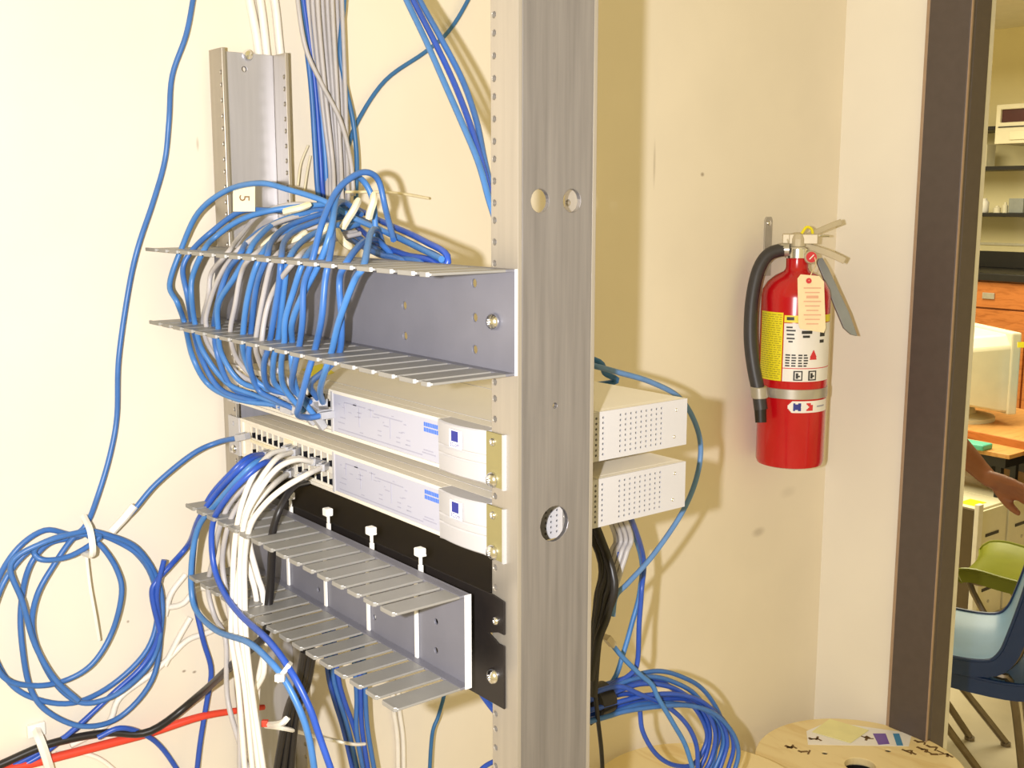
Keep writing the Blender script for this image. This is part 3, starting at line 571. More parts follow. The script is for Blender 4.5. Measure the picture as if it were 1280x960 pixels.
for i in range(4):
    cable('drop_cable', [Vector((-168+i*10, 228, -384)), Vector((-170+i*9, 245, -394))]+[P(a+i*6.5, b, X=-200+i*6) for a, b in ((768,665),(764,690),(757,712),(748,740))], 3, greyC, '%s from the left of the grey cables under the lower hub by the near upright' % ORD[i], 'cable', 'grey cables under the lower hub')
cable('drop_cable', [P(a, b, X=-190) for a, b in ((775,690),(770,730),(764,755),(752,780))], 3, blueC, 'short blue cable between the grey and black bundles by the near upright', 'cable')
for i, l in enumerate(([(748,640),(749,690),(747,750),(742,800),(738,860)], [(757,640),(756,690),(751,745),(744,800),(742,860)], [(764,650),(760,700),(757,752),(747,805),(742,870)], [(772,655),(765,712),(760,765),(748,800),(738,850)])):
    cable('power_cable', [Vector((-226+i*10, 228, -380)), Vector((-222+i*10, 242, -392))]+[P(a, b, X=-140+i*6) for a, b in l[1:]], 4.4, blackC, '%s from the left of the black cables hanging right of the near upright' % ORD[i], 'cable', 'black cables right of the near upright')
cable('power_cable', [P(a, b, X=-200) for a, b in ((741,800),(743,850),(747,895),(752,940),(754,985))], 2.6, blackC, 'thin black cable trailing down past the blue loops', 'cable')
t = thing('velcro_strap', P(748, 905, X=XR), 'black hook-and-loop strap gripping the blue loops', 'strap')
a, b_ = P(738,880,X=XR+10), P(757,871,X=XR+10); d = (b_-a).normalized()
MB().lathe([(17, -12), (19, -10), (19, 10), (17, 12)], a*.4+b_*.6, 20, d).build('wrap', blackC, t)
c = P(744,896,X=XR+10); MB().obox(c, (RGT*.8+UPV*.6).normalized(), (RGT*-.6+UPV*.8).normalized(), FWD, 10, 5, 2).build('loose_end', blackC, t, False, .8)
# ================================================================== FIRE EXTINGUISHER
AX = Vector((-440, 934, 0)); TC = Vector((.6075, -.7946, 0)).normalized(); RT = Vector((.7946, .6075, 0)).normalized(); RAD = 53
def ez_(py): return P(992, py, D=1735).z
def cyl(phi, r, z): t = math.radians(phi); return AX+(TC*math.cos(t)+RT*math.sin(t))*r+ez*z
def patch(p0, p1, z0, z1, dr=.35, n=10, corner=None):
    mb = MB(); vs = []; fs = []
    for i in range(n+1):
        f = p0+(p1-p0)*i/n; vs += [cyl(f, RAD+dr, z0), cyl(f, RAD+dr, z1), cyl(f, RAD-.5, z0), cyl(f, RAD-.5, z1)]
    for i in range(n):
        a, b = i*4, i*4+4; fs += [(a, b, b+1, a+1), (a+2, a+3, b+3, b+2), (a+1, b+1, b+3, a+3), (a, a+2, b+2, b)]
    fs += [(0, 1, 3, 2), (n*4, n*4+2, n*4+3, n*4+1)]
    return mb.add(vs, fs)
fe = thing('fire_extinguisher', (AX.x, AX.y, -541), 'red fire extinguisher with yellow and white labels hanging on the wall', 'extinguisher')
zb = -541
MB().lathe([(RAD-7, zb), (RAD-2, zb+2), (RAD, zb+8), (RAD, -272), (RAD-2, -262), (RAD-9, -250), (RAD-21, -240), (RAD-33, -234), (18, -231), (17, -228), (17, -214)], AX, 48, ez).build('tank', red, fe)
MB().lathe([(18, -214), (19, -213), (19, -199), (17, -197), (15, -196)], AX, 28, ez).build('collar', chrome, fe)
vb = MB().lathe([(13, -196), (13, -184), (11, -176), (6, -174)], AX, 20, ez); vb.obox(AX+RT*8+ez*-184, RT, TC, ez, 22, 9, 8); vb.obox(AX-RT*12+ez*-184, RT, TC, ez, 12, 8, 8)
vb.build('valve', tan, fe, False, 1.5)
def bar(name, pts, ws, th, m, parent=fe):   # flat strap with varying width, spread in the direction TC
    mb = MB(); vs = []; fs = []
    for i, p in enumerate(pts):
        t = (pts[min(i+1, len(pts)-1)]-pts[max(i-1, 0)]).normalized(); n = t.cross(TC).normalized()
        vs += [p+TC*ws[i]+n*th, p-TC*ws[i]+n*th, p-TC*ws[i]-n*th, p+TC*ws[i]-n*th]
    for i in range(len(pts)-1):
        for k in range(4): fs.append((i*4+k, i*4+(k+1) % 4, i*4+4+(k+1) % 4, i*4+4+k))
    fs += [(3, 2, 1, 0), tuple((len(pts)-1)*4+k for k in range(4))]
    return mb.add(vs, fs).build(name, m, parent, False, .8)
DX = 1752
pp_ = lambda x, y, d=0: P(x, y, D=DX+d)
bar('squeeze_lever', smooth_path([pp_(984,302), pp_(1000,298), pp_(1018,291), pp_(1036,283), pp_(1052,277)], 4), [7]*20, 4.2, tan)
bar('carry_handle', smooth_path([pp_(1000,307), pp_(1016,310), pp_(1034,316), pp_(1048,322), pp_(1056,326)], 4), [8]*20, 5.2, tan)
MB().tube(smooth_path([pp_(1003,302,-10), pp_(1015,297,-12), pp_(1026,295,-10), pp_(1036,295,-4)], 4), 1.8, 8).build('safety_pin', chrome, fe)
MB().tube(smooth_path([pp_(1002,292,-14), pp_(1008,284,-14), pp_(1014,286,-12), pp_(1016,292,-10)], 4), 2.2, 8).build('yellow_seal', yel, fe)
g = MB().lathe([(10.5, 0), (10.5, 5), (9, 6.5)], pp_(1013,322,-12), 24, -FWD).build('pressure_gauge', tan, fe)
MB().lathe([(8.6, 6.2), (8, 7), (0, 7)], pp_(1013,322,-12), 24, -FWD).build('gauge_face', ink_r, g)
MB().obox(pp_(1013,322,-12)-FWD*7.3, (RGT*.7+UPV*.7), (RGT*.7-UPV*.7), FWD, 5, .8, .3).build('gauge_needle', whl, g, False)
# grey flat horn strap hanging right of the tank
def flat(name, poly, m, d, th, parent=fe, bev=.6):
    f = [P(x, y, D=d) for x, y in poly]; n = len(f); vs = f+[v+FWD*th for v in f]
    return MB().add(vs, [tuple(range(n)), tuple(range(2*n-1, n-1, -1))]+[(i, n+i, n+(i+1) % n, (i+1) % n) for i in range(n)]).build(name, m, parent, False, bev)
flat('discharge_paddle', [(1020,324),(1028,322),(1036,336),(1048,362),(1062,392),(1072,420),(1064,418),(1055,410),(1044,384),(1034,358)], bladeg, DX+22, 7)
# hose, its clip, the steel band
hp = smooth_path([P(x, y, D=DX-4) for x, y in ((986,312),(974,313),(961,318),(951,331),(944,352),(939,385),(938,425),(942,460),(948,490),(951,512))], 6)
MB().tube(hp, 10.3, 14).build('hose', rubber, fe)
MB().tube([P(950,505,D=DX-4), P(951,528,D=DX-4)], [9.5, 8.5], 14).build('nozzle', blackp, fe)
MB().lathe([(9, -8), (10.5, -8), (10.5, 8), (9, 8)], P(980,312,D=DX-4), 18, RT).build('hose_ferrule', steel, fe)
MB().lathe([(12, -9), (13, -8), (13, 8), (12, 9)], P(949,490,D=DX-4), 20, (ez-RT*.12).normalized()).build('hose_clip', steel, fe)
z0, z1 = ez_(500), ez_(487); MB().lathe([(RAD, z0), (RAD+1.6, z0+.6), (RAD+1.6, z1-.6), (RAD, z1)], AX, 48, ez).build('band', steel, fe)
bk = P(961, 290, X=XW+3); MB().prism([(-9,-70),(9,-70),(9,18),(6,24),(-6,24),(-9,18)], (XW, bk.y, bk.z), ey, ez, ex*3).obox((XW+25, bk.y+30, -205), ex, ey, ez, 25, 30, 2).build('wall_bracket', steel, fe, False, .6)
MB().lathe([(4, 0), (4, 1.4), (2, 2.6)], (XW+3, bk.y, bk.z+14), 14, ex).build('bracket_screw', chrome, fe)
# labels on the tank
yl = patch(-70, -19, ez_(477), ez_(390)).build('yellow_label', yel, fe); r_ = random.Random(5)
mb = MB(); z = ez_(393)
while z > ez_(474):
    f = -68
    while f < -24:
        w = r_.uniform(3, 9); q = patch(f, min(f+w, -21), z-.6, z+.6, .6, 2); mb.add(q.v, q.f); f += w+2
    z -= 3.4
mb.build('small_print', mat('print_olive', (.40, .34, .02), .5), yl, False)
wl_ = patch(-17, 84, ez_(477), ez_(403)).build('white_label', whl, fe)
patch(-17, 84, ez_(402), ez_(393), .4).build('yellow_header', yel, fe)
mb = MB()
for f0, f1, a, b_ in ((-13,-1,399,395),(12,30,416,412),(14,26,421,418),(-13,2,413,411),(-12,0,418,416),(-12,1,423,421),(-13,-3,409,407),(-9,-2,427,425),(46,58,420,412),(46,56,428,424)):
    q = patch(f0, f1, ez_(a), ez_(b_), .6, 4); mb.add(q.v, q.f)
for k in range(5):
    for f0 in (-13, -3, 8, 17):
        q = patch(f0, f0+r_.uniform(5, 8), ez_(444+k*3.4), ez_(442.2+k*3.4), .6, 2); mb.add(q.v, q.f)
for f0 in (1, 26):
    for a in ((f0, f0+2.5, 475, 463), (f0+13, f0+15, 475, 463), (f0, f0+15, 464.5, 463), (f0, f0+15, 475.5, 474), (f0+4, f0+8, 473, 466), (f0+8, f0+11, 471, 469)):
        q = patch(a[0], a[1], ez_(a[2]), ez_(a[3]), .6, 3); mb.add(q.v, q.f)
mb.build('printing', ink_k, wl_, False)
mb = MB()
for k in range(8):
    w = 8*(1-k/8)*(1 if k > 1 else .8); q = patch(34-w, 34+w, ez_(449-k*1.5), ez_(447.4-k*1.5), .6, 3); mb.add(q.v, q.f)
q = patch(-17, 84, ez_(460.6), ez_(459.6), .55, 10); mb.add(q.v, q.f)
mb.build('red_printing', ink_r, wl_, False)
al = MB(); n = 12
q = patch(1, 78, ez_(517), ez_(502), .4); al.add(q.v, q.f)
for k in range(4): q = patch(-6+k*1.8, -4.2+k*1.8+.1, ez_(510.5+(k+1)*1.5), ez_(508.5-(k+1)*1.4), .4, 2); al.add(q.v, q.f)
al = al.build('arrow_label', whl, fe)
mb = MB()
for k in range(8):
    h = 5 if k not in (2, 3, 4) else 3.6
    q = patch(3+k*1.6, 4.7+k*1.6, ez_(509.5+h), ez_(509.5-h), .6, 2); mb.add(q.v, q.f)
mb.build('blue_mark', ink_n, al, False); mb = MB()
for k in range(6):
    h = 5; f0 = 25+k*2; q = patch(f0, f0+2.1, ez_(509.5+h), ez_(509.5-h+ (2.5 if k > 3 else 0)), .6, 2); mb.add(q.v, q.f)
mb.build('red_mark', ink_r, al, False); mb = MB()
for k in range(7):
    f0 = 15.6+k*2; h = 3.8*math.sin(math.pi*(k+.5)/7); q = patch(f0, f0+2.1, ez_(509.5+h), ez_(509.5-h), .75, 2); mb.add(q.v, q.f)
mb.build('white_disc', whl, al, False)
q = patch(46, 66, ez_(510.5), ez_(508.5), .6, 4); MB().add(q.v, q.f).build('small_print', ink_g, al, False)
tg = thing('inspection_tag', P(1015, 415, D=DX-62), 'cream cardboard inspection tag hanging on the fire extinguisher', 'tag')
card = flat('card', [(997,348),(1001,343),(1024,345),(1030,352),(1032,410),(1030,416),(1000,411),(998,405)], tagc, DX-66, 1, tg, 0)
MB().lathe([(4.2, 0), (4.2, .6), (1.4, .6)], P(1011, 351, D=DX-66.7), 16, -FWD).build('eyelet', ink_r, tg)
MB().tube(smooth_path([P(1011,351,D=DX-67), P(1015,340,D=DX-60), P(1020,330,D=DX-30), P(1017,318,D=DX-14)], 4), .8, 6).build('string', tagc, tg)
mb = MB()
for k in range(9):
    a = P(1003, 360+k*5.6, D=DX-66.6); mb.obox(a+RGT*15, RGT, UPV, FWD, 13-(k % 3)*2, .8 if k != 2 else 2, .3)
mb.build('red_print', mat('print_pale_red', (.75, .40, .26), .6), card, False)
# ================================================================== WOODEN SPOOLS
def spool(c, zt, R_, label, hole=24, marks=None):
    t = thing('cable_spool', (c[0], c[1], FLOOR), label, 'cable spool', 'wooden cable spools on the floor')
    out = ring(0, 0, R_, 64)
    fl = MB().plate(out, [ring(0, 0, hole, 28)]+[ring(x, y, 5, 10) for x, y in (marks or [])], (c[0], c[1], zt-12), ex, ey, ez*12).build('top_flange', spoolw, t, False, 1)
    MB().lathe([(hole+4, FLOOR+12), (R_*.33, FLOOR+12), (R_*.33, zt-12), (hole+4, zt-12)], (c[0], c[1], 0), 40, ez, False).build('drum', spoolw, t)
    MB().lathe([(hole+3, FLOOR+12), (hole+3, zt-14)], (c[0], c[1], 0), 24, ez, False).build('bore', blackp, t)
    MB().plate(out, [ring(0, 0, hole, 28)], (c[0], c[1], FLOOR), ex, ey, ez*12).build('bottom_flange', spoolw, t, False, 1)
    return t, fl
c1 = Vector((-296, 957, 0))
m1_ = P(1031, 941, Z=-1010)-c1; m2_ = P(1110, 938, Z=-1010)-c1
s1, f1 = spool((c1.x, c1.y), -1010, 163, 'wooden cable spool in the corner with stickers, stamps and a paper on top', 24, [(m1_.x, m1_.y), (m2_.x, m2_.y)])
def onz(poly, z, th, name, m, parent=None, lab=None, cat=None):
    f = [P(x, y, Z=z) for x, y in poly]; n = len(f); vs = f+[v+ez*th for v in f]
    o = MB().add(vs, [tuple(range(n)), tuple(range(2*n-1, n-1, -1))]+[(i, n+i, n+(i+1) % n, (i+1) % n) for i in range(n)]).build(name, m, parent, False)
    return tag(o, lab, cat) if lab else o
onz([(1008,914),(1036,902),(1140,917),(1136,933),(1010,931)], -1010, .3, 'printed_sticker', whl, s1)
onz([(1091,917),(1107,917),(1112,930),(1098,931)], -1009.7, .3, 'purple_print', mat('ink_purple', (.16, .08, .40), .5), s1)
onz([(1116,917),(1124,917),(1129,932),(1121,932)], -1009.7, .3, 'blue_print', mat('ink_teal', (.06, .25, .50), .5), s1)
r_ = random.Random(9); mb = MB()
for (x, y, w, n_) in ((1138,917,26,5),(1146,926,30,6),(1150,936,22,5),(1176,940,16,4),(984,934,12,4),(1014,923,14,4),(1080,922,10,5),(1000,940,16,3),(1132,938,14,4)):
    for k in range(n_):
        x0 = x+w*k/n_+r_.uniform(-1, 1); y0 = y+(x0-x)*.42*(1 if x > 1100 else .1)+r_.uniform(-1, 1)
        a = P(x0, y0, Z=-1009.6); mb.obox(a, Vector((math.cos(k), math.sin(k), 0)), Vector((-math.sin(k), math.cos(k), 0)), ez, r_.uniform(3.5, 8), r_.uniform(1.2, 2.6), .25)
mb.build('stamped_marks', mat('stamp_ink', (.16, .09, .03), .7), s1, False)
onz([(1015,915),(1037,899),(1086,913),(1063,929)], -1009.2, .8, 'paper_note', mat('yellow_paper', (.80, .76, .38), .7, 0, .05, 30), None, 'pale yellow slip of paper lying on the wooden spool in the corner', 'paper')
onz([(378,462),(402,455),(418,466),(394,474)], -299.2, .4, 'yellow_sheet', yel, None, 'bright yellow sheet lying on top of the upper hub under the comb', 'paper')
for v in (m1_, m2_): MB().lathe([(4.9, -11), (4.9, -2.5), (0, -2.5)], (c1.x+v.x, c1.y+v.y, -1010), 14, ez).build('dark_plug', blackp, s1)  # black plugs added to keep the flange holes dark inside
s2, f2 = spool((-330, 624), -962, 160, 'wooden cable spool under the blue loops at the bottom edge', 24)
# ================================================================== NEXT ROOM
blk = mat('black_laminate', (.012, .011, .012), .35, 0, .1, 20); lightb = mat('crt_beige', (.70, .66, .50), .5, 0, .03, 20); shelf_m = blk
cabw = mat('cabinet_cream', (.74, .70, .52), .5, 0, .03, 20); pbrown = mat('dark_brown_panel', (.10, .07, .035), .5, 0, .08, 20)
zc = P(1225, 341, Y=5400).z
ct = thing('counter', (-2600, 5700, FLOOR), 'orange wood laboratory counter with black top along the back wall', 'counter')
MB().box(-3900, -1200, 5390, 5999, zc-40, zc).build('worktop', blk, ct, False, 4)
MB().box(-3900, -1200, 5960, 5999, zc, zc+95).build('backsplash', blk, ct, False, 2)
MB().box(-3890, -1210, 5440, 5999, FLOOR+90, zc-40).build('carcass', orangew, ct, False)
hx = P(1236, 361, Y=5420)
for i in range(6):
    x0 = hx.x-225-450*(i-1) if False else hx.x-215+445*(i-3)
    dr = MB().box(x0, x0+435, 5418, 5440, zc-190, zc-50).build('drawer', orangew, ct, False, 2); hd = MB().box(x0+185, x0+255, 5408, 5418, zc-142, zc-108)
    h_ = hd.build('pull_plate', steel, dr, False, 2)
    MB().box(x0, x0+435, 5418, 5440, FLOOR+100, zc-200).build('cupboard_door', orangew, ct, False, 2)
yS = 5720
def shelf(py, x0, x1, lab):
    z = P(1235, py, Y=yS).z; tag(MB().box(x0, x1, yS, 6000, z-22, z).build('shelf', shelf_m, None, False, 2), lab, 'shelf', 'black shelves in the next room'); return z
xm = P(1246, 160, Y=yS).x
shelf(158, -3700, xm-4, 'uppermost of the three black wall shelves seen through the doorway')
z2 = shelf(208, -3700, -1300, 'middle of the three black wall shelves seen through the doorway'); z3 = shelf(266, -3700, -1300, 'lowest of the three black wall shelves seen through the doorway')
MB().box(-3800, -1200, 5992, 6000, P(1235, 306, Y=5995).z, P(1235, 303, Y=5995).z).build('trim_1', offw, None, False)['kind'] = 'structure'
a, b_ = P(1246, 131, Y=5650), P(1300, 178, Y=5650)
mu = thing('wall_monitor', ((a.x+b_.x)/2, 5800, b_.z), 'cream wall unit with a dark screen above a panel, high on the back wall', 'monitor')
zm = a.z+(b_.z-a.z)*.55
MB().plate(rect(a.x, b_.x, b_.z, a.z), [rect(a.x+26, b_.x-60, zm+20, a.z-28)], (0, 5650, 0), ex, ez, ey*30).box(a.x, b_.x, 5680, 6000, b_.z, a.z).build('housing', lightb, mu, False, 4)
MB().box(a.x+26, b_.x-60, 5668, 5680, zm+20, a.z-28).build('screen', mat('dark_red_screen', (.07, .018, .02), .25), mu, False)
MB().box(a.x+20, b_.x-20, 5643, 5650, zm-8, zm-2).build('slot', blk, mu, False); MB().box(a.x+90, b_.x-20, 5640, 5650, b_.z+20, zm-30).build('lower_panel', cabw, mu, False, 3)
p = P(1229, 208, Y=5800); tag(MB().box(p.x-45, p.x+38, 5760, 5860, z2, P(1229, 181, Y=5800).z).build('small_box', lightb, None, False, 3), 'pale small box standing on the middle black shelf', 'box')
p = P(1227, 266, Y=5800); h_ = P(1227, 248, Y=5800).z-z3
tag(MB().lathe([(34, 0), (38, 6), (38, h_*.72), (30, h_*.85), (26, h_*.86), (26, h_), (0, h_)], (p.x, 5800, z3), 24, ez).build('jar', whl), 'white jar standing on the lowest black shelf', 'jar')
for x, w, h_, lab in ((1246, 20, 40, 'tiny cream item next to the white jar on the lowest shelf'), (1256, 16, 60, 'small narrow cream bottle right of the jar on the lowest shelf')):
    p = P(x, 266, Y=5800); tag(MB().lathe([(w, 0), (w, h_*.7), (w*.5, h_*.8), (w*.5, h_)], (p.x, 5800, z3), 16, ez).build('bottle', offw), lab, 'bottle')
p = P(1272, 266, Y=5800); tag(MB().box(p.x-36, p.x+50, 5760, 5860, z3, P(1272, 248, Y=5800).z).build('storage_box', bladeg, None, False, 3), 'dark grey box at the right on the lowest black shelf', 'box')
# computer desk and monitors
zd = -1105; a = P(1205, 537, Z=zd); yd = a.y
dk = thing('computer_desk', (a.x+100, yd+350, FLOOR), 'desk with orange wood edge carrying the beige monitors', 'desk')
b_ = P(1280, 552, Z=zd); dsl = Vector((b_.x-a.x, b_.y-a.y, 0)).normalized(); dpn = Vector((-dsl.y, dsl.x, 0))
MB().obox(a+dsl*150+dpn*330-ez*14, dsl, dpn, ez, 800, 330, 14).build('tabletop', deskw, dk, False, 2)
MB().obox(a+dsl*150-dpn*4-ez*16, dsl, dpn, ez, 800, 5, 18).build('front_edge', orangew, dk, False, 2)
MB().obox(a+dsl*150+dpn*600-ez*240, dsl, dpn, ez, 780, 10, 210).build('modesty_panel', blk, dk, False)
for u in (-620, 120, 900):
    for v in (40, 620): MB().tube([a+dsl*u+dpn*v-ez*28, Vector(((a+dsl*u+dpn*v).x, (a+dsl*u+dpn*v).y, FLOOR))], 16, 10).build('leg', blk if u < 800 else chrome, dk)
def crt(o, f, s, lab, screen):
    f = f.normalized(); sd = ez.cross(f); t = thing('crt_monitor', o, lab, 'monitor', 'beige monitors on the desk'); o = Vector(o)
    mb = MB(); rings = []
    for d, w, z0, z1 in ((0, 200, 60, 395), (-40, 198, 62, 392), (-150, 170, 80, 380), (-270, 130, 105, 350), (-370, 95, 130, 300), (-390, 70, 150, 270)):
        rings.append([o+f*(d*s)+sd*(x*s)+ez*(z*s) for x, z in ((-w, z0), (w, z0), (w, z1-50), (w-45, z1), (-w+45, z1), (-w, z1-50))])
    vs = [v for r in rings for v in r]; n = 6; fs = [(i*n+k, i*n+(k+1) % n, (i+1)*n+(k+1) % n, (i+1)*n+k) for i in range(5) for k in range(n)]+[tuple(range(5, -1, -1)), tuple(30+k for k in range(6))]
    mb.add(vs, fs).build('housing', lightb, t, True, 10)
    MB().obox(o+f*(12*s)+ez*(228*s), sd, f, ez, 205*s, 22*s, 178*s).build('bezel', lightb, t, False, 8)
    MB().obox(o+f*(34*s)+ez*(240*s), sd, f, ez, 165*s, 2, 130*s).build('screen', screen, t, False)
    MB().lathe([(150*s, 0), (150*s, 18*s), (70*s, 30*s), (60*s, 70*s)], o-f*(120*s), 28, ez).build('stand', lightb, t)
    return t
scr = mat('blue_screen', (.05, .30, .55), .2); scd = mat('dark_screen', (.03, .04, .04), .15)
m1p = P(1236, 480, Y=yd+330); crt((m1p.x-10, m1p.y, zd), Vector((.55, .83, 0)), 1.02, 'beige tube monitor turned away, left one on the desk seen through the doorway', scd)
m2p = P(1300, 500, Y=yd+200); t = crt((m2p.x+60, m2p.y, zd), Vector((-.9, -.3, 0)), .95, 'beige tube monitor with yellow sticker at the right edge of the doorway', scr)
a2 = P(1276, 431, Y=m2p.y-60); MB().obox(a2, RGT, UPV, FWD, 14, 12, 2).build('yellow_sticker', yel, t, False)
# low shelf with an orange top standing on the drawer units
XC = -1545; zt = P(1226, 637, X=XC).z
q = P(1262, 569, Y=3800); tb = thing('side_table', (q.x-230, q.y+90, zt), 'low stand with an orange wooden top behind the reaching arm', 'table')
MB().box(q.x-420, q.x, q.y, q.y+170, q.z-18, q.z).build('tabletop', deskw, tb, False, 2); MB().box(q.x-400, q.x-20, q.y+10, q.y+160, q.z-60, q.z-18).build('apron', blk, tb, False)
for u in (-380, -50):
    for v in (25, 145): MB().box(q.x+u-12, q.x+u+12, q.y+v-12, q.y+v+12, zt, q.z-60).build('leg', blk, tb, False)
p = P(1216, 560, Z=q.z); tag(MB().box(p.x-60, p.x+60, p.y-30, p.y+50, q.z, q.z+24).build('teal_block', mat('teal_plastic', (.10, .48, .36), .4), None, False, 6), 'small teal green object on the low orange stand', 'object')
# cream drawer units under it, end panel beside
ys = [P(x, 640, X=XC).y for x in (1223, 1259, 1296, 1335)]
for i in range(3):
    y0, y1 = ys[i]+3, ys[i+1]-3
    t = thing('drawer_unit', (XC-200, (y0+y1)/2, FLOOR), ['cream drawer unit with a yellow sticker on top, left one', 'cream drawer unit in the middle, right of the one with the sticker', 'cream drawer unit at the far right behind the chairs'][i], 'drawer unit', 'cream drawer units')
    MB().box(XC-420, XC-6, y0, y1, FLOOR, zt).build('carcass', cabw, t, False, 3)
    hh = (zt-FLOOR-10)/2
    for k in range(2):
        z0 = FLOOR+5+k*hh; d_ = MB().box(XC-6, XC+4, y0+6, y1-6, z0+4, z0+hh-4).build('drawer', cabw, t, False, 2)
        MB().box(XC+4, XC+7, y0+(y1-y0)*.25, y0+(y1-y0)*.7, z0+hh*.5, z0+hh*.5+12).build('slot_pull', blk, d_, False)
        MB().lathe([(7, 0), (7, 3), (0, 3)], (XC+4, (y0+y1)/2, z0+hh*.28), 12, ex).build('lock', steel, d_)
    if i == 0: MB().box(XC-110, XC-40, y0+40, y0+130, zt, zt+1.2).build('yellow_sticker', yel, t, False)
y0 = ys[0]; tag(MB().box(XC-520, XC+2, y0-36, y0-14, FLOOR, zt+6).build('end_panel', pbrown, None, False, 1), 'dark brown end panel left of the cream drawer units', 'panel')
tag(MB().box(XC+2.4, XC+22, y0-36, y0-2, FLOOR, zt+30).build('edge_strip', whl, None, False, 2), 'white upright strip between brown panel and cream drawers', 'strip')
# chairs
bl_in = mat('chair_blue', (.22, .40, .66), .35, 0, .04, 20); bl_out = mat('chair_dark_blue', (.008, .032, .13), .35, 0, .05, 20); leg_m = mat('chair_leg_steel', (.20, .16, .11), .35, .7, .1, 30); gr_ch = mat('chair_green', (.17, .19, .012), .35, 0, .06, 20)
def chair(o, m_in, m_out, lab, w=200, legs=True, high=340):
    o = Vector(o); t = thing('school_chair', (o.x, o.y, FLOOR), lab, 'chair', 'moulded school chairs')
    prof = [(-215,-22),(-200,-2),(-150,6),(-60,-4),(60,-10),(130,2),(165,40),(185,100),(210,200),(235,high-40),(245,high)]
    def shell(off, dz):
        vs = []
        P_ = smooth_path([Vector((x, 0, z)) for x, z in prof], 3)
        for i, p in enumerate(P_):
            tt = (P_[min(i+1, len(P_)-1)]-P_[max(i-1, 0)]).normalized(); n = Vector((-tt.z, 0, tt.x))
            for j in range(9):
                u = -1+j/4; c = (abs(u)**3)*26
                ww = w*(1 if i > 2 else .9)*(1-.12*max(0, (i/len(P_)-.6)/.4))
                vs.append(o+p+n*(off+c)+Vector((0, u*ww, 0)))
        return vs, len(P_)
    a, n = shell(0, 0); b, _ = shell(-9, 0); N = n*9
    fs_in = [(i*9+j, i*9+j+1, i*9+10+j, i*9+9+j) for i in range(n-1) for j in range(8)]
    mb = MB(); mb.add(a, fs_in); mb.build('seat_shell', m_in, t, True)
    fo = [(i*9+j, i*9+9+j, i*9+10+j, i*9+j+1) for i in range(n-1) for j in range(8)]
    rim = MB(); rim.add(b, fo)
    bd = [i*9 for i in range(n)]+[(n-1)*9+j for j in range(1, 9)]+[i*9+8 for i in range(n-2, -1, -1)]+[j for j in range(7, 0, -1)]
    pa = [a[k] for k in bd]; rim.tube(pa+[pa[0]], 5, 6)
    for j in (0, 8):
        sg = -1 if j == 0 else 1; vs_ = []
        for i in range(n):
            e_ = a[i*9+j]; d_ = (b[i*9+j]-a[i*9+j])/9
            vs_ += [e_, e_+d_*46+Vector((0, sg*4, 0)), e_+d_*46+Vector((0, sg*0, 0))]
        rim.add(vs_, [f for i in range(n-1) for f in ((i*3, i*3+1, i*3+4, i*3+3), (i*3+1, i*3+2, i*3+5, i*3+4), (i*3+2, i*3, i*3+3, i*3+5))])
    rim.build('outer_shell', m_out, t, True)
    if legs:
        h = o.z-FLOOR
        for s in (-1, 1):
            y = s*(w-40)
            MB().tube(smooth_path([o+Vector((-60, y, -16)), o+Vector((-140, y, -24)), o+Vector((-165, y, -60)), o+Vector((60, y*1.12, -h+8))], 4), 11, 8).lathe([(15, 0), (15, 10)], o+Vector((60, y*1.12, -h)), 10, ez).build('leg', leg_m, t)
            MB().tube(smooth_path([o+Vector((60, y, -18)), o+Vector((140, y, -30)), o+Vector((180, y, -70)), o+Vector((235, y*1.12, -h+8))], 4), 11, 8).lathe([(15, 0), (15, 10)], o+Vector((235, y*1.12, -h)), 10, ez).build('leg', leg_m, t)
            MB().tube(smooth_path([o+Vector((140, y, -26)), o+Vector((190, y, 40)), o+Vector((222, y, 180))], 4), 9, 8).build('back_support', leg_m, t)
    return t
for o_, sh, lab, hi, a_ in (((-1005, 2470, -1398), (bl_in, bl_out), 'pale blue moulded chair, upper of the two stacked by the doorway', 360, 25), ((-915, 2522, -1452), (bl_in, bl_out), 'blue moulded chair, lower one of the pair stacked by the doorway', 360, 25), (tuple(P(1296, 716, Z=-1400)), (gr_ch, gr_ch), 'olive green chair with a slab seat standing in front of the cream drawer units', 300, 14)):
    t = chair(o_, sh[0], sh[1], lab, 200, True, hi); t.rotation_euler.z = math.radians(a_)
# ================================================================== PERSON reaching past the door frame
skin = mat('skin_brown', (.24, .085, .04), .5, 0, .06, 40); shirt = mat('shirt_blue_grey', (.18, .22, .30), .8, 0, .06, 60); trous = mat('trousers_dark', (.04, .04, .05), .8, 0, .06, 60); hairm = mat('hair_dark', (.012, .009, .007), .6, 0, .2, 90)
def limb(mb, pts, rr, n=14):
    q = smooth_path(pts, 4); r = []
    for i in range(len(q)):
        f = i/(len(q)-1)*(len(rr)-1); k = min(int(f), len(rr)-2); r.append(rr[k]+(rr[k+1]-rr[k])*(f-k))
    d0 = (q[0]-q[1]).normalized(); d1 = (q[-1]-q[-2]).normalized()
    q = [q[0]+d0*r[0]*.8, q[0]+d0*r[0]*.45]+q+[q[-1]+d1*r[-1]*.45, q[-1]+d1*r[-1]*.8]; r = [r[0]*.4, r[0]*.85]+r+[r[-1]*.85, r[-1]*.4]
    mb.tube(q, r, n)
def remesh(o, v, it=3):
    m = o.modifiers.new('remesh', 'REMESH'); m.mode = 'VOXEL'; m.voxel_size = v*S; m.use_smooth_shade = True
    k = o.modifiers.new('smooth', 'SMOOTH'); k.factor = .5; k.iterations = it; return o
E_ = P(1163, 528, Y=2430); Wr = P(1237, 599, Y=2400); Kn = P(1254, 606, Y=2396)
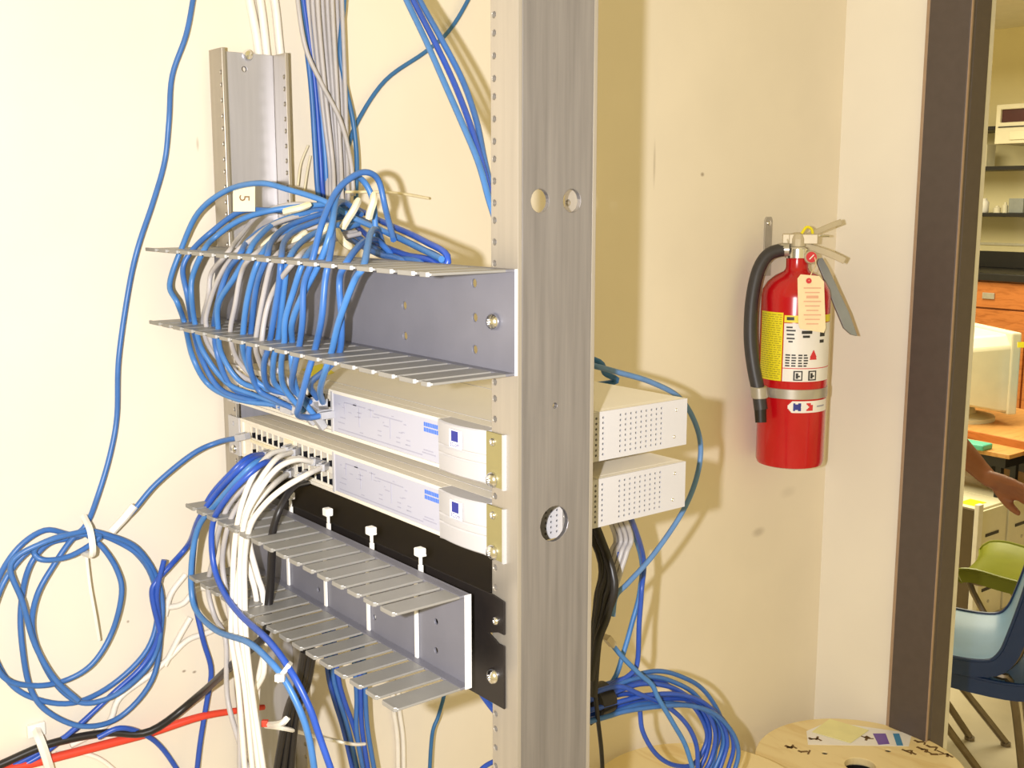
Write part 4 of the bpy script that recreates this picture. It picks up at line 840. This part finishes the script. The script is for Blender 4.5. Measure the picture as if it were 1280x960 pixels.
bx = E_.x-270; by = 2590; pe = thing('person', (bx, by, FLOOR), 'person in a blue-grey shirt behind the door frame, only the reaching forearm and hand showing', 'person')
hp_ = Vector((bx-20, by, FLOOR+930)); ch = Vector((bx+40, by, FLOOR+1290)); nk = Vector((bx+85, by, FLOOR+1450)); hd_ = Vector((bx+125, by, FLOOR+1590))
shR = Vector((bx+60, by-175, FLOOR+1375)); shL = Vector((bx+60, by+175, FLOOR+1375))
mb = MB()
limb(mb, [hp_, (hp_+ch)/2, ch], [130, 115, 135], 18); limb(mb, [ch+ez*40, nk, hd_-ez*40], [70, 56, 52]); limb(mb, [shR, ch+ez*60, shL], [58, 75, 58])
limb(mb, [hd_-ez*55+ex*18, hd_, hd_+ez*50-ex*8], [58, 76, 68], 18); limb(mb, [hd_+ex*82-ez*2, hd_+ex*92-ez*24], [11, 15]); limb(mb, [hd_-ey*74, hd_-ey*78-ez*24], [14, 11]); limb(mb, [hd_+ey*74, hd_+ey*78-ez*24], [14, 11])
limb(mb, [shR, (shR+E_)/2-ex*10, E_], [54, 48, 40]); limb(mb, [E_, E_*.6+Wr*.4+ez*3, Wr*.85+E_*.15, Wr], [41, 39, 27, 23])
eL = shL+Vector((-60, 60, -290)); wL = eL+Vector((20, 10, -250)); limb(mb, [shL, (shL+eL)/2, eL], [54, 46, 38]); limb(mb, [eL, (eL+wL)/2, wL], [38, 33, 24]); limb(mb, [wL, wL+Vector((20, 0, -90))], [24, 30]); 
for k in range(4): limb(mb, [wL+Vector((8+k*12, -14, -100)), wL+Vector((14+k*12, -10, -150)), wL+Vector((14+k*10, -2, -185))], [9, 8, 6], 8)
limb(mb, [wL+Vector((30, -20, -50)), wL+Vector((52, -26, -85)), wL+Vector((56, -22, -115))], [10, 9, 7], 8)
for s_ in (-1, 1):
    kn = Vector((bx+10, by+s_*105, FLOOR+500)); an = Vector((bx-30, by+s_*110, FLOOR+95))
    limb(mb, [hp_+ey*(s_*85)-ez*20, (hp_+kn)/2+ey*(s_*50), kn, (kn+an)/2-ex*14, an], [92, 84, 58, 54, 38]); limb(mb, [an-ez*50, an+Vector((70, s_*8, -62)), an+Vector((165, s_*16, -70))], [42, 38, 26])
# the reaching hand: palm, four fingers of different lengths, thumb at its side
ax_ = (Kn-Wr).normalized(); sd_ = (UPV*.55-RGT*.12-FWD*.83); sd_ = (sd_-ax_*sd_.dot(ax_)).normalized(); nm = ax_.cross(sd_)
if nm.z < 0: nm = -nm
pc = Wr+ax_*42
limb(mb, [Wr-ax_*6, Wr+ax_*20], [23, 22]); 
for u in (-26, -9, 9, 26): limb(mb, [Wr+ax_*12+sd_*(u*.6), Wr+ax_*50+sd_*(u*.85), Wr+ax_*84+sd_*u], [16, 15, 12], 10)
for u, L_ in ((-27, 62), (-9, 78), (9, 84), (27, 74)):
    b0 = Wr+ax_*84+sd_*u; b1 = b0+ax_*(L_*.45)+sd_*(u*.10)-nm*(L_*.06); b2 = b1+ax_*(L_*.30)-nm*(L_*.16); b3 = b2+ax_*(L_*.22)-nm*(L_*.20)
    limb(mb, [b0-ax_*8, b0, b1, b2, b3], [11, 10.5, 9.5, 8.5, 7], 10)
th_ = Wr+ax_*26-sd_*24-nm*4; limb(mb, [th_, th_+ax_*28-sd_*20-nm*12, th_+ax_*58-sd_*26-nm*22, th_+ax_*80-sd_*24-nm*30], [15, 12.5, 11, 8], 10)
remesh(mb.build('body', skin, pe), 5.5, 4)
mb = MB(); limb(mb, [hp_+ez*10, (hp_+ch)/2, ch], [146, 132, 150], 18); limb(mb, [shR, ch+ez*60, shL], [70, 86, 70]); limb(mb, [shR, shR*.5+E_*.5-ex*10], [68, 64]); limb(mb, [shL, (shL+eL)/2], [68, 62]); limb(mb, [ch+ez*70, nk-ez*40], [78, 66])
remesh(mb.build('shirt', shirt, pe), 9)
mb = MB()
for s_ in (-1, 1):
    kn = Vector((bx+10, by+s_*105, FLOOR+500)); an = Vector((bx-30, by+s_*110, FLOOR+110))
    limb(mb, [hp_+ey*(s_*80)-ez*10, (hp_+kn)/2+ey*(s_*50), kn, (kn+an)/2-ex*14, an], [112, 100, 76, 72, 66])
limb(mb, [hp_-ey*60, hp_+ey*60], [120, 120]); remesh(mb.build('trousers', trous, pe), 9)
mb = MB(); limb(mb, [hd_+ez*10-ex*26, hd_+ez*48-ex*14], [80, 78], 18); remesh(mb.build('hair', hairm, pe), 7)
for s_ in (-1, 1):
    MB().lathe([(0, -12), (9, -8), (12, 0), (9, 8), (0, 12)], hd_+Vector((70, s_*30, 4)), 12, ez).build('eye', whl, pe)
    MB().lathe([(6, 0), (4, 2.5), (0, 3)], hd_+Vector((81, s_*30, 4)), 12, ex).build('iris', blk, pe)
    sp_ = Vector((bx-30, by+s_*110, FLOOR)); mbs = MB(); limb(mbs, [sp_+Vector((-30, 0, 45)), sp_+Vector((60, s_*8, 42)), sp_+Vector((160, s_*14, 34))], [44, 46, 34]); remesh(mbs.build('shoe', blk, pe), 8)
MB().obox(hd_+Vector((76, 0, -46)), ey, ex, ez, 22, 4, 4).build('mouth', mat('lips', (.22, .05, .04), .5), pe, True, 2)
